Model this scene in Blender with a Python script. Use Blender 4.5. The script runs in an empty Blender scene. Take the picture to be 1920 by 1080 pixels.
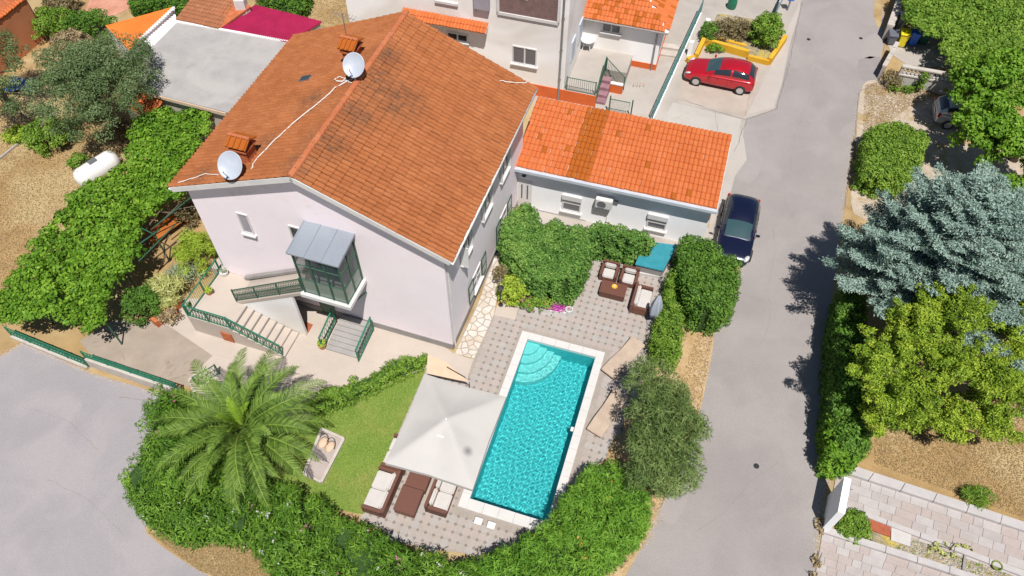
import bpy, bmesh, math, random
import numpy as np
from mathutils import Vector, Matrix
from mathutils.geometry import tessellate_polygon
random.seed(7); RNG = np.random.default_rng(7)
SC = bpy.context.scene; COL = SC.collection; R = math.radians

# ------------------------------------------------------------------ camera, sky, sun, exposure
FPX = 1444.0; NAD = (954.0, 1621.0); CAMZ = 30.0
_d = Vector((NAD[0]-960, NAD[1]-540, FPX)).normalized()
_f = Vector((0, 0, 1)); _Y = (_f - _d*_f.dot(_d)).normalized(); _X = _Y.cross(-_d)
ROWS = (_X, _Y, -_d)                      # world axes in camera coordinates (x right, y down, z forward)
cam = bpy.data.cameras.new('camera'); camo = bpy.data.objects.new('camera', cam); COL.objects.link(camo)
cam.sensor_width = 36; cam.lens = FPX/1920*36; cam.clip_end = 2000; cam.clip_start = 0.5
m3 = Matrix(((ROWS[0][0], -ROWS[0][1], -ROWS[0][2]), (ROWS[1][0], -ROWS[1][1], -ROWS[1][2]), (ROWS[2][0], -ROWS[2][1], -ROWS[2][2])))
camo.matrix_world = Matrix.Translation((0, 0, CAMZ)) @ m3.to_4x4(); SC.camera = camo
SUN_EL, SUN_AZ = 65.0, -79.0              # degrees; azimuth of the sun measured from +X towards +Y
w = bpy.data.worlds.new('World'); SC.world = w; w.use_nodes = True
nt = w.node_tree; bg = nt.nodes['Background']; sky = nt.nodes.new('ShaderNodeTexSky')
sky.sky_type = 'NISHITA'; sky.sun_disc = False; sky.sun_elevation = R(SUN_EL); sky.sun_rotation = R(90-SUN_AZ)
sky.dust_density = 0.6; sky.ozone_density = 2.2; sky.air_density = 1.0
nt.links.new(sky.outputs[0], bg.inputs[0]); bg.inputs[1].default_value = 0.055
sl = bpy.data.lights.new('sun', 'SUN'); sl.energy = 5.0; sl.cycles.is_caustics_light = True; sl.angle = R(0.5); sl.color = (1, .955, .90)
so = bpy.data.objects.new('sun', sl); COL.objects.link(so)
sd = Vector((math.cos(R(SUN_EL))*math.cos(R(SUN_AZ)), math.cos(R(SUN_EL))*math.sin(R(SUN_AZ)), math.sin(R(SUN_EL))))
so.rotation_euler = sd.to_track_quat('Z', 'Y').to_euler(); so.location = (0, 0, 60)
SC.view_settings.view_transform = 'Standard'; SC.view_settings.look = 'None'
SC.view_settings.gamma = 1; SC.view_settings.exposure = 0.20

# ------------------------------------------------------------------ geometry helpers
def P(px, py, z=0.0):
    """the place on the level z that is seen at this picture position"""
    c = Vector((px-960, py-540, FPX)); r = Vector((ROWS[0].dot(c), ROWS[1].dot(c), ROWS[2].dot(c)))
    t = (z-CAMZ)/r.z
    return Vector((r.x*t, r.y*t, z))
class Fr:
    """a building's own axes: u along its front, v towards its back"""
    def __init__(s, x, y, ang):
        s.o = Vector((x, y, 0)); s.a = ang
        s.u = Vector((math.cos(ang), math.sin(ang), 0)); s.v = Vector((-math.sin(ang), math.cos(ang), 0))
    def l(s, px, py, z=0.0):
        d = P(px, py, z)-s.o; return (d.dot(s.u), d.dot(s.v), z)
    def w(s, u, v, z=0.0): return s.o+s.u*u+s.v*v+Vector((0, 0, z))
    def onv(s, px, py, v):
        a = P(px, py, 0); C = Vector((0, 0, CAMZ)); r = a-C
        t = ((s.o+s.v*v-C).dot(s.v))/r.dot(s.v); q = C+r*t
        return ((q-s.o).dot(s.u), q.z)
    def onu(s, px, py, u):
        a = P(px, py, 0); C = Vector((0, 0, CAMZ)); r = a-C
        t = ((s.o+s.u*u-C).dot(s.u))/r.dot(s.u); q = C+r*t
        return ((q-s.o).dot(s.v), q.z)
class MB:
    def __init__(s): s.v = []; s.f = []; s.mi = []; s.cm = 0
    def add(s, vs, fs):
        b = len(s.v); s.v += [tuple(p) for p in vs]; s.f += [tuple(i+b for i in f) for f in fs]; s.mi += [s.cm]*len(fs); return s
    def box(s, x0, x1, y0, y1, z0, z1):
        return s.add([(x0,y0,z0),(x1,y0,z0),(x1,y1,z0),(x0,y1,z0),(x0,y0,z1),(x1,y0,z1),(x1,y1,z1),(x0,y1,z1)],
                     [(0,3,2,1),(4,5,6,7),(0,1,5,4),(1,2,6,5),(2,3,7,6),(3,0,4,7)])
    def rbox(s, c, sz, ang=0, tilt=0):
        m = Matrix.Rotation(ang, 3, 'Z') @ Matrix.Rotation(tilt, 3, 'Y'); vs = []
        for k in ((-1,-1,-1),(1,-1,-1),(1,1,-1),(-1,1,-1),(-1,-1,1),(1,-1,1),(1,1,1),(-1,1,1)):
            vs.append(Vector(c)+m @ Vector((k[0]*sz[0]/2, k[1]*sz[1]/2, k[2]*sz[2]/2)))
        return s.add(vs, [(0,3,2,1),(4,5,6,7),(0,1,5,4),(1,2,6,5),(2,3,7,6),(3,0,4,7)])
    def prism(s, pts, z0, z1):
        pts = [tuple(p)[:2] for p in pts]
        A = sum(pts[i][0]*pts[(i+1) % len(pts)][1]-pts[(i+1) % len(pts)][0]*pts[i][1] for i in range(len(pts)))
        if A < 0: pts = pts[::-1]
        n = len(pts); vs = [(p[0], p[1], z0) for p in pts]+[(p[0], p[1], z1) for p in pts]
        fs = [(i, (i+1) % n, n+(i+1) % n, n+i) for i in range(n)]
        if n <= 8 and convex(pts): fs += [tuple(range(n, 2*n)), tuple(range(n-1, -1, -1))]
        else:
            for t in tessellate_polygon([[Vector((p[0], p[1], 0)) for p in pts]]):
                t = list(t); a, b, c = [pts[i] for i in t]
                if (b[0]-a[0])*(c[1]-a[1])-(b[1]-a[1])*(c[0]-a[0]) < 0: t = t[::-1]
                fs.append(tuple(n+i for i in t)); fs.append(tuple(t[::-1]))
        return s.add(vs, fs)
    def slab(s, q, t):
        """a slab of thickness t below the polygon q (3D)"""
        q = [Vector(p) for p in q]; n = (q[1]-q[0]).cross(q[2]-q[0]).normalized()
        if n.z < 0: q = q[::-1]; n = -n
        k = len(q); vs = q+[p-n*t for p in q]
        return s.add(vs, [tuple(range(k)), tuple(range(2*k-1, k-1, -1))]+[(i, k+i, k+(i+1) % k, (i+1) % k) for i in range(k)])
    def wallquad(s, a, b, t, z0, z1):
        a = Vector(a); b = Vector(b); d = (b-a); d.z = 0; n = Vector((-d.y, d.x, 0)).normalized()*t/2
        p = [a+n, b+n, b-n, a-n]
        return s.add([(q.x,q.y,z0) for q in p]+[(q.x,q.y,z1) for q in p], [(0,1,2,3),(7,6,5,4),(1,0,4,5),(2,1,5,6),(3,2,6,7),(0,3,7,4)])
    def tube(s, pts, r, n=6, r2=None, cap=True):
        pts = [Vector(p) for p in pts]; k = len(pts); b = len(s.v); fs = []; vs = []
        up = Vector((0.13, 0.21, 1)).normalized()
        for i, p in enumerate(pts):
            d = (pts[min(i+1, k-1)]-pts[max(i-1, 0)]).normalized()
            if abs(d.dot(up)) > .97: up = Vector((1, .1, 0)).normalized()
            x = d.cross(up).normalized(); y = d.cross(x).normalized()
            rr = r if r2 is None else r+(r2-r)*i/max(1, k-1)
            for j in range(n):
                a = 2*math.pi*j/n; vs.append(p+x*math.cos(a)*rr+y*math.sin(a)*rr)
        for i in range(k-1):
            for j in range(n): fs.append((i*n+j, i*n+(j+1) % n, (i+1)*n+(j+1) % n, (i+1)*n+j))
        if cap: fs.append(tuple(range(n))[::-1]); fs.append(tuple((k-1)*n+j for j in range(n)))
        return s.add(vs, fs)
    def lathe(s, prof, c=(0,0,0), n=16, ax='Z', sx=1, sy=1):
        vs = []; fs = []; k = len(prof)
        for (r, z) in prof:
            for j in range(n):
                a = 2*math.pi*j/n; p = (r*math.cos(a)*sx, r*math.sin(a)*sy, z)
                if ax == 'Y': p = (p[0], p[2], p[1])
                vs.append((p[0]+c[0], p[1]+c[1], p[2]+c[2]))
        for i in range(k-1):
            for j in range(n): fs.append((i*n+j, i*n+(j+1) % n, (i+1)*n+(j+1) % n, (i+1)*n+j))
        fs.append(tuple(range(n))[::-1]); fs.append(tuple((k-1)*n+j for j in range(n)))
        return s.add(vs, fs)
    def mesh(s, name, mats):
        me = bpy.data.meshes.new(name); me.from_pydata(s.v, [], s.f)
        if not isinstance(mats, (list, tuple)): mats = [mats]
        for m in mats: me.materials.append(m)
        if len(mats) > 1: me.polygons.foreach_set('material_index', s.mi)
        me.validate(); me.update(); return me
    def obj(s, name, mat, parent=None, smooth=False, bevel=0, label=None, cat=None, group=None, kind=None):
        me = s.mesh(name, mat)
        if smooth: me.polygons.foreach_set('use_smooth', [True]*len(me.polygons))
        o = link(name, me, parent)
        if bevel:
            bm = bmesh.new(); bm.from_mesh(me)
            bmesh.ops.recalc_face_normals(bm, faces=bm.faces)
            bmesh.ops.bevel(bm, geom=list(bm.edges), offset=bevel, segments=2, affect='EDGES', clamp_overlap=True)
            bm.to_mesh(me); bm.free()
        props(o, label, cat, group, kind); return o
def convex(p):
    n = len(p); s = 0
    for i in range(n):
        a, b, c = p[i], p[(i+1) % n], p[(i+2) % n]
        k = (b[0]-a[0])*(c[1]-b[1])-(b[1]-a[1])*(c[0]-b[0])
        if k < -1e-7: return False
    return True
def link(name, data, parent=None):
    o = bpy.data.objects.new(name, data); COL.objects.link(o)
    if parent is not None: o.parent = parent
    return o
def props(o, label=None, cat=None, group=None, kind=None):
    if label: o['label'] = label
    if cat: o['category'] = cat
    if group: o['group'] = group
    if kind: o['kind'] = kind
    return o
def T(name, label, cat, loc=(0,0,0), rot=0, group=None):
    o = link(name, None); o.location = tuple(loc); o.rotation_euler = (0, 0, rot); o.empty_display_size = .3
    return props(o, label, cat, group)
def copy_tree(o, parent=None):
    c = o.copy(); COL.objects.link(c)
    if parent is not None: c.parent = parent
    for ch in list(o.children): copy_tree(ch, c)
    return c
def sheet(name, pts, z, mat, holes=(), kind='structure', parent=None):
    loops = [[Vector((p[0], p[1], z)) for p in pts]]+[[Vector((p[0], p[1], z)) for p in h] for h in holes]
    vs = [v for l in loops for v in l]; fs = []
    for t in tessellate_polygon(loops):
        a, b, c = [vs[i] for i in t]
        fs.append(tuple(t) if (b-a).cross(c-a).z > 0 else tuple(t)[::-1])
    m = MB(); m.add(vs, fs); return m.obj(name, mat, parent, kind=kind if parent is None else None)
def px_poly(l, z=0.0): return [P(x, y, z) for x, y in l]
def smooth_poly(pts, n=3):
    out = []; k = len(pts)
    for i in range(k):
        p0, p1, p2, p3 = [Vector(pts[(i+j-1) % k]) for j in range(4)]
        for q in range(n):
            t = q/n
            out.append(0.5*((2*p1)+(-p0+p2)*t+(2*p0-5*p1+4*p2-p3)*t*t+(-p0+3*p1-3*p2+p3)*t**3))
    return out

# ------------------------------------------------------------------ materials
LEAFK = dict(blue_needles=1.02, yellow_green_scale=1.42, palm_leaflet=1.25, ivy_leaf=1.45, white_petal=.8, pink_petal=1, purple_petal=1, dry_grass_blade=.95, olive_leaf=1.2)
def newmat(name):
    m = bpy.data.materials.new(name); m.use_nodes = True; return m, m.node_tree.nodes, m.node_tree.links, m.node_tree.nodes['Principled BSDF']
def c4(c): return (c[0], c[1], c[2], 1)
def mixc(N, L, fac, a, b, blend='MIX'):
    n = N.new('ShaderNodeMix'); n.data_type = 'RGBA'; n.blend_type = blend
    for sock, val in ((n.inputs[0], fac), (n.inputs[6], a), (n.inputs[7], b)):
        if hasattr(val, 'is_output'): L.new(val, sock)
        elif isinstance(val, (int, float)): sock.default_value = val
        else: sock.default_value = c4(val)
    return n.outputs[2]
def noise(N, L, vec, scale, detail=4, rough=.55, dist=0):
    n = N.new('ShaderNodeTexNoise'); n.inputs['Scale'].default_value = scale; n.inputs['Detail'].default_value = detail
    n.inputs['Roughness'].default_value = rough; n.inputs['Distortion'].default_value = dist
    if vec is not None: L.new(vec, n.inputs['Vector'])
    return n
def ramp(N, L, src, stops):
    n = N.new('ShaderNodeValToRGB'); e = n.color_ramp.elements
    e[0].position, e[0].color = stops[0][0], c4(stops[0][1]); e[1].position, e[1].color = stops[-1][0], c4(stops[-1][1])
    for p, c in stops[1:-1]: k = e.new(p); k.color = c4(c)
    L.new(src, n.inputs[0]); return n.outputs[0]
def mat(name, c1, c2=None, s1=1.0, fine=20, fa=.25, rough=.85, bump=.2, bs=None, spec=.3, metal=0, c3=None, s3=.25, lo=.35, hi=.65, coord='pos', stain=None):
    m, N, L, B = newmat(name)
    if coord == 'pos': vec = N.new('ShaderNodeNewGeometry').outputs['Position']
    else: vec = N.new('ShaderNodeTexCoord').outputs['Object']
    c2 = c2 or tuple(x*.8 for x in c1)
    n1 = noise(N, L, vec, s1, 5, .6); col = ramp(N, L, n1.outputs[0], [(lo, c1), (hi, c2)])
    if c3:
        n3 = noise(N, L, vec, s3, 3, .6, .6); k = ramp(N, L, n3.outputs[0], [(.45, (0,0,0)), (.62, (1,1,1))]); col = mixc(N, L, k, col, c3)
    if stain:
        n4 = noise(N, L, vec, stain[1], 6, .7, 1.0); k = ramp(N, L, n4.outputs[0], [(stain[2], (0,0,0)), (stain[2]+.1, (1,1,1))])
        col = mixc(N, L, k, col, stain[0])
    n2 = noise(N, L, vec, fine, 3, .7)
    g = ramp(N, L, n2.outputs[0], [(.3, (1-fa,)*3), (.7, (1+fa,)*3)])
    col = mixc(N, L, 1.0, col, g, 'MULTIPLY')
    L.new(col, B.inputs['Base Color']); B.inputs['Roughness'].default_value = rough; B.inputs['Metallic'].default_value = metal
    B.inputs['Specular IOR Level'].default_value = spec
    if bump:
        b = N.new('ShaderNodeBump'); b.inputs['Strength'].default_value = bump; b.inputs['Distance'].default_value = .03
        nb = noise(N, L, vec, bs or fine, 4, .7); L.new(nb.outputs[0], b.inputs['Height']); L.new(b.outputs[0], B.inputs['Normal'])
    return m
def leafmat(name, dark, mid, light, trans=.25, rough=.55):
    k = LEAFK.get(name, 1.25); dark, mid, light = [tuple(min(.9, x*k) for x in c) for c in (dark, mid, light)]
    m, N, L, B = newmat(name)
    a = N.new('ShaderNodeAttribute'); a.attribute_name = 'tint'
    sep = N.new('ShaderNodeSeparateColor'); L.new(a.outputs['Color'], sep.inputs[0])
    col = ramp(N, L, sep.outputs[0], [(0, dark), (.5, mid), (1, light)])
    L.new(col, B.inputs['Base Color']); B.inputs['Roughness'].default_value = rough; B.inputs['Specular IOR Level'].default_value = .18
    t = N.new('ShaderNodeBsdfTranslucent'); L.new(mixc(N, L, 1.0, col, (1.15, 1.15, .6), 'MULTIPLY'), t.inputs[0])
    mx = N.new('ShaderNodeMixShader'); mx.inputs[0].default_value = trans
    L.new(B.outputs[0], mx.inputs[1]); L.new(t.outputs[0], mx.inputs[2]); L.new(mx.outputs[0], N['Material Output'].inputs[0])
    return m
def plain(name, c, rough=.5, metal=0, spec=.5, coat=0, var=.06):
    m = mat(name, c, tuple(x*(1-var*2) for x in c), 1.5, 30, var, rough, 0, spec=spec, metal=metal, coord='obj')
    if coat: m.node_tree.nodes['Principled BSDF'].inputs['Coat Weight'].default_value = coat; m.node_tree.nodes['Principled BSDF'].inputs['Coat Roughness'].default_value = .05
    return m
def tilemat(name, a, b, c, lichen=(.06,.045,.035), lich_amt=.62, spots=None):
    """clay tiles: colour per tile from the mesh's own rnd attribute, weathering from place"""
    m, N, L, B = newmat(name)
    at = N.new('ShaderNodeAttribute'); at.attribute_name = 'tint'; sep = N.new('ShaderNodeSeparateColor'); L.new(at.outputs['Color'], sep.inputs[0])
    vec = N.new('ShaderNodeNewGeometry').outputs['Position']
    n0 = noise(N, L, vec, .9, 3); add = N.new('ShaderNodeMath'); add.operation = 'ADD'; L.new(sep.outputs[0], add.inputs[0]); L.new(n0.outputs[0], add.inputs[1])
    w1 = N.new('ShaderNodeMath'); w1.operation = 'MULTIPLY_ADD'; L.new(sep.outputs[0], w1.inputs[0]); w1.inputs[1].default_value = .35; w1.inputs[2].default_value = .325; L.new(w1.outputs[0], add.inputs[0])
    mul = N.new('ShaderNodeMath'); mul.operation = 'MULTIPLY'; mul.inputs[1].default_value = .5; L.new(add.outputs[0], mul.inputs[0])
    col = ramp(N, L, mul.outputs[0], [(.2, a), (.5, b), (.8, c)])
    n1 = noise(N, L, vec, 7, 6, .75); k = ramp(N, L, n1.outputs[0], [(lich_amt, (0,0,0)), (lich_amt+.12, (.8,.8,.8))])
    col = mixc(N, L, k, col, lichen)
    if spots:
        tot = None
        for (ctr, rad) in spots:
            d = N.new('ShaderNodeVectorMath'); d.operation = 'DISTANCE'; L.new(vec, d.inputs[0]); d.inputs[1].default_value = ctr
            mr = N.new('ShaderNodeMapRange'); L.new(d.outputs['Value'], mr.inputs[0]); mr.inputs[1].default_value = rad; mr.inputs[2].default_value = rad*.2; mr.inputs[3].default_value = 0; mr.inputs[4].default_value = .75
            tot = mr.outputs[0] if tot is None else (lambda q: (L.new(tot, q.inputs[0]), L.new(mr.outputs[0], q.inputs[1]), q.outputs[0])[2])(addmax(N))
        n2 = noise(N, L, vec, 3.5, 6, .75); ad = N.new('ShaderNodeMath'); ad.operation = 'MULTIPLY'; L.new(tot, ad.inputs[0])
        kk = ramp(N, L, n2.outputs[0], [(.36, (0,0,0)), (.66, (1.2,1.2,1.2))]); L.new(kk, ad.inputs[1])
        col = mixc(N, L, ad.outputs[0], col, (.11, .065, .042))
    n3 = noise(N, L, vec, 30, 3, .7); g = ramp(N, L, n3.outputs[0], [(.3, (.8,)*3), (.7, (1.2,)*3)]); col = mixc(N, L, 1.0, col, g, 'MULTIPLY')
    L.new(col, B.inputs['Base Color']); B.inputs['Roughness'].default_value = .85; B.inputs['Specular IOR Level'].default_value = .2
    b = N.new('ShaderNodeBump'); b.inputs['Strength'].default_value = .3; b.inputs['Distance'].default_value = .02
    L.new(n3.outputs[0], b.inputs['Height']); L.new(b.outputs[0], B.inputs['Normal']); return m
def addmax(N):
    q = N.new('ShaderNodeMath'); q.operation = 'MAXIMUM'; return q
def glassmat(name, tint, alpha=.35, rough=.03):
    m, N, L, B = newmat(name)
    B.inputs['Base Color'].default_value = c4(tint); B.inputs['Roughness'].default_value = rough; B.inputs['Specular IOR Level'].default_value = .8
    t = N.new('ShaderNodeBsdfTransparent'); mx = N.new('ShaderNodeMixShader'); mx.inputs[0].default_value = alpha
    L.new(t.outputs[0], mx.inputs[1]); L.new(B.outputs[0], mx.inputs[2]); L.new(mx.outputs[0], N['Material Output'].inputs[0]); return m

M = {}
M['asphalt'] = mat('asphalt', (.295,.268,.258), (.262,.24,.233), .35, 45, .22, .9, .4, 60, c3=(.305,.28,.27), s3=.3, stain=((.24,.225,.225), .9, .70))
M['asphalt2'] = mat('street_surface', (.305,.285,.293), (.278,.26,.272), .22, 40, .17, .9, .3, 60, c3=(.325,.30,.305), s3=.33, stain=((.27,.25,.27), .7, .66))
M['concrete'] = mat('concrete', (.38,.345,.31), (.335,.30,.27), .6, 35, .12, .9, .2, c3=(.41,.375,.34), stain=((.25,.21,.18), 1.3, .66))
M['terrace'] = mat('terrace_render', (.47,.405,.35), (.43,.37,.32), .8, 40, .08, .85, .15)
M['washed'] = mat('washed_concrete', (.35,.29,.24), (.29,.24,.195), 1.0, 45, .15, .9, .25, stain=((.22,.17,.13), 1.1, .6))
M['soil'] = mat('dry_soil_grass', (.37,.245,.11), (.29,.19,.085), 1.1, 30, .3, .95, .3, 25, c3=(.41,.31,.165), s3=.22, stain=((.20,.16,.06), 1.8, .66))
M['gravel'] = mat('pale_gravel', (.47,.40,.32), (.38,.31,.235), 1.3, 40, .3, .95, .5, 25, stain=((.36,.26,.13), .9, .52))
M['verge'] = mat('sandy_verge', (.50,.36,.21), (.37,.25,.12), 1.4, 26, .35, .95, .5, 14)
M['lawn'] = mat('lawn', (.115,.19,.028), (.165,.23,.04), 1.1, 30, .3, .9, .4, 30, c3=(.22,.23,.06), s3=.5, stain=((.30,.25,.10), .8, .66))
M['wall'] = mat('house_render', (.88,.79,.82), (.85,.76,.79), .7, 60, .05, .9, .3, 55, stain=((.76,.68,.69), .55, .60))
M['plinth'] = mat('grey_plinth', (.30,.28,.27), (.25,.235,.225), 2, 40, .12)
M['white'] = plain('white_paint', (.66,.645,.63), .5)
M['whitewall'] = mat('white_render', (.86,.85,.84), (.83,.82,.81), .5, 50, .03, .9, .1, c3=(.70,.66,.61), s3=.18)
M['bluewhite'] = mat('annex_render', (.85,.855,.87), (.81,.815,.83), .6, 50, .03, .9, .1)
M['orange'] = mat('orange_paint', (.62,.13,.03), (.54,.11,.03), 1.5, 40, .06)
M['terracotta'] = mat('terracotta_wall', (.52,.20,.10), (.45,.17,.08), 1.2, 30, .1)
M['yellow'] = mat('yellow_paint', (.66,.38,.03), (.58,.31,.02), 1.5, 40, .08)
M['tile'] = tilemat('weathered_clay_tile', (.30,.085,.028), (.44,.135,.04), (.56,.20,.07), spots=[])
M['tile_new'] = tilemat('orange_clay_tile', (.45,.115,.035), (.52,.145,.045), (.58,.19,.072), lichen=(.34,.10,.03), lich_amt=.66)
M['tile_mid'] = tilemat('ochre_clay_tile', (.33,.09,.013), (.37,.10,.014), (.40,.12,.02), lichen=(.25,.07,.015), lich_amt=.66)
M['tile_dark'] = tilemat('brown_clay_tile', (.26,.10,.05), (.34,.14,.07), (.44,.20,.11), lichen=(.16,.08,.05), lich_amt=.55)
M['ridge'] = tilemat('ridge_clay', (.40,.12,.05), (.46,.15,.065), (.52,.19,.09), lich_amt=.55)
M['brick'] = mat('chimney_brick', (.50,.15,.06), (.36,.10,.04), 5, 30, .2)
M['magenta'] = mat('magenta_sheet', (.42,.02,.09), (.34,.015,.07), 1.2, 25, .08, .5, 0)
M['shedroof'] = mat('fibre_cement', (.365,.35,.34), (.31,.298,.29), 1.1, 22, .2, .95, .4, 14, c3=(.385,.365,.35), s3=.4)
M['orangeflat'] = mat('orange_sheet', (.72,.19,.03), (.64,.16,.025), .9, 30, .08)
M['zinc'] = mat('zinc_sheet', (.30,.335,.38), (.27,.30,.345), 1.0, 20, .05, .45, 0, metal=.25)
M['green'] = plain('green_metal', (.015,.16,.09), .45)
M['dkgreen'] = plain('dark_green_metal', (.03,.10,.06), .5)
M['teal'] = plain('grey_green_metal', (.10,.22,.21), .5)
M['glass'] = glassmat('porch_glass', (.06,.09,.09), .45)
M['frost'] = glassmat('frosted_panel', (.22,.27,.22), .8, .25)
M['dark'] = plain('dark_glass', (.025,.03,.04), .08, spec=.8)
M['greyglass'] = plain('window_glass', (.12,.12,.14), .1, spec=.8)
M['curtain'] = plain('curtain', (.35,.32,.36), .9)
M['dish'] = plain('dish_white', (.42,.46,.53), .4)
M['cable'] = plain('white_cable', (.75,.72,.68), .5)
M['metal'] = plain('grey_metal', (.32,.33,.35), .4, .6)
M['black'] = plain('black_plastic', (.02,.02,.022), .6)
M['rubber'] = plain('rubber', (.025,.025,.025), .85)
M['alloy'] = plain('alloy', (.62,.62,.63), .3, .6)
M['pool_edge'] = mat('pool_coping', (.57,.555,.54), (.54,.525,.51), 2, 50, .05, .7, .1)
M['bark'] = mat('bark', (.16,.12,.09), (.10,.075,.055), 6, 30, .3, .95, .6)
M['wood'] = mat('orange_wood', (.42,.14,.03), (.32,.10,.02), 4, 20, .15, .7)
M['terrac_pot'] = plain('terracotta_pot', (.48,.20,.10), .8)
M['stone'] = mat('pale_stone', (.50,.455,.41), (.42,.375,.33), 2.5, 30, .12, .9, .3)
M['joint'] = mat('joint_mortar', (.335,.295,.26), (.30,.26,.225), 3, 40, .2)
M['paver'] = mat('patio_paver', (.37,.325,.29), (.335,.295,.265), 2.0, 40, .12, .9, .2)
M['inset'] = mat('paver_inset', (.235,.205,.18), (.20,.175,.155), 3, 40, .12)
M['path_a'] = mat('path_stone', (.40,.36,.34), (.35,.315,.30), 2.2, 30, .10, .9, .2, coord='pos')
M['path_b'] = mat('path_stone_light', (.43,.395,.38), (.385,.355,.345), 2.2, 30, .08, .9, .2)
M['path_c'] = mat('path_stone_rosy', (.40,.34,.315), (.355,.305,.28), 2.2, 30, .10, .9, .2)
M['kerb'] = mat('path_kerb', (.46,.43,.42), (.41,.385,.38), 2, 30, .1)
M['cushion'] = plain('white_cushion', (.52,.495,.47), .9)
M['canopy'] = mat('canopy_cloth', (.475,.455,.43), (.45,.43,.41), .9, 60, .03, .9, .15, 8, stain=None)
M['beige'] = mat('beige_cloth', (.62,.46,.33), (.56,.41,.29), 2, 40, .08, .95, .2)
M['towel'] = mat('beige_mattress', (.46,.36,.28), (.40,.31,.24), 3, 40, .1, .95, .3)
M['tealsheet'] = mat('teal_sheet', (.03,.22,.27), (.045,.26,.32), 2.5, 25, .12, .45, .1, stain=((.16,.34,.36), 3, .62))
M['redmat'] = mat('red_mat', (.36,.10,.05), (.28,.08,.04), 5, 60, .2)
M['tank'] = mat('tank_white', (.72,.71,.69), (.66,.64,.62), 1, 30, .04, .5, 0, stain=((.5,.40,.28), 1.4, .64))
M['blue'] = plain('blue_plastic', (.015,.13,.62), .45)
M['yplastic'] = plain('yellow_plastic', (.75,.62,.02), .45)
M['gplastic'] = plain('green_plastic', (.01,.10,.06), .45)
M['greyplastic'] = plain('grey_plastic', (.12,.13,.16), .5)
def wicker():
    m, N, L, B = newmat('wicker'); vec = N.new('ShaderNodeTexCoord').outputs['Object']
    wv = N.new('ShaderNodeTexWave'); wv.inputs['Scale'].default_value = 14; wv.inputs['Distortion'].default_value = .5; L.new(vec, wv.inputs[0])
    w2 = N.new('ShaderNodeTexWave'); w2.bands_direction = 'Y'; w2.inputs['Scale'].default_value = 14; L.new(vec, w2.inputs[0])
    c = mixc(N, L, wv.outputs[1], (.10,.038,.026), (.21,.085,.055)); c = mixc(N, L, w2.outputs[1], c, mixc(N, L, .5, c, (.06,.025,.018)))
    L.new(c, B.inputs['Base Color']); B.inputs['Roughness'].default_value = .6
    b = N.new('ShaderNodeBump'); b.inputs['Strength'].default_value = .5; L.new(wv.outputs[1], b.inputs['Height']); L.new(b.outputs[0], B.inputs['Normal']); return m
M['wicker'] = wicker()
def carpaint(name, c):
    m = plain(name, c, .25, .3, .6, 1.0, .02); return m
M['red'] = carpaint('red_paint', (.50,.008,.02)); M['navy'] = carpaint('navy_paint', (.006,.009,.035)); M['carglass'] = plain('car_glass', (.035,.075,.085), .06, spec=.9); M['silver'] = carpaint('silver_paint', (.42,.44,.48))
M['lamp'] = plain('headlight_glass', (.62,.64,.66), .1, .2, .8); M['tail'] = plain('tail_light', (.45,.02,.02), .15)
def watermat():
    m, N, L, B = newmat('pool_water'); N.remove(B)
    g_ = N.new('ShaderNodeBsdfGlass'); g_.inputs['Color'].default_value = (.62,.97,.97,1); g_.inputs['Roughness'].default_value = 0; g_.inputs['IOR'].default_value = 1.33
    L.new(g_.outputs[0], N['Material Output'].inputs[0]); return m
M['water'] = watermat()
M['pooltile'] = mat('pool_lining', (.16,.58,.60), (.13,.54,.57), 2.5, 12, .15, .5, 0)
M['poolstep'] = mat('pool_step', (.50,.76,.74), (.46,.72,.71), 2, 12, .1, .5, 0)
LM = {}
LM['vine'] = leafmat('vine_leaf', (.05,.12,.010), (.095,.205,.016), (.19,.32,.033))
LM['hedge'] = leafmat('hedge_leaf', (.035,.088,.013), (.066,.15,.02), (.135,.25,.036))
LM['privet'] = leafmat('privet_leaf', (.06,.13,.015), (.12,.22,.025), (.22,.32,.05))
LM['oleander'] = leafmat('oleander_leaf', (.04,.10,.010), (.078,.17,.018), (.16,.28,.032))
LM['olel'] = leafmat('oleander_leaf_light', (.05,.13,.012), (.10,.22,.022), (.18,.32,.04))
LM['ivy'] = leafmat('ivy_leaf', (.035,.085,.018), (.075,.165,.03), (.17,.27,.06))
LM['olive'] = leafmat('olive_leaf', (.045,.08,.03), (.092,.145,.052), (.19,.25,.12))
LM['olive2'] = leafmat('olive_leaf_dark', (.045,.085,.025), (.10,.155,.04), (.20,.26,.09))
LM['spruce'] = leafmat('blue_needles', (.12,.19,.165), (.22,.32,.275), (.36,.47,.41), .1)
LM['cypress'] = leafmat('yellow_green_scale', (.05,.10,.008), (.125,.20,.016), (.27,.34,.035), .15)
LM['palm'] = leafmat('palm_leaflet', (.038,.08,.012), (.095,.16,.025), (.18,.27,.045), .15)
LM['palmyoung'] = leafmat('young_palm_leaflet', (.10,.18,.015), (.15,.25,.022), (.22,.32,.04), .2)
LM['lime'] = leafmat('lime_leaf', (.13,.20,.015), (.24,.34,.03), (.36,.44,.07))
LM['dry'] = leafmat('dry_leaf', (.13,.10,.06), (.24,.18,.10), (.40,.33,.2))
LM['brown'] = leafmat('brown_shrub_leaf', (.08,.065,.035), (.15,.12,.06), (.26,.22,.12))
LM['silver'] = leafmat('silver_leaf', (.15,.20,.13), (.25,.30,.20), (.38,.42,.30))
LM['yucca'] = leafmat('yellow_leaf', (.20,.22,.06), (.34,.36,.12), (.5,.5,.22))
LM['grass'] = leafmat('grass_blade', (.10,.18,.025), (.16,.25,.04), (.25,.30,.08))
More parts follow.
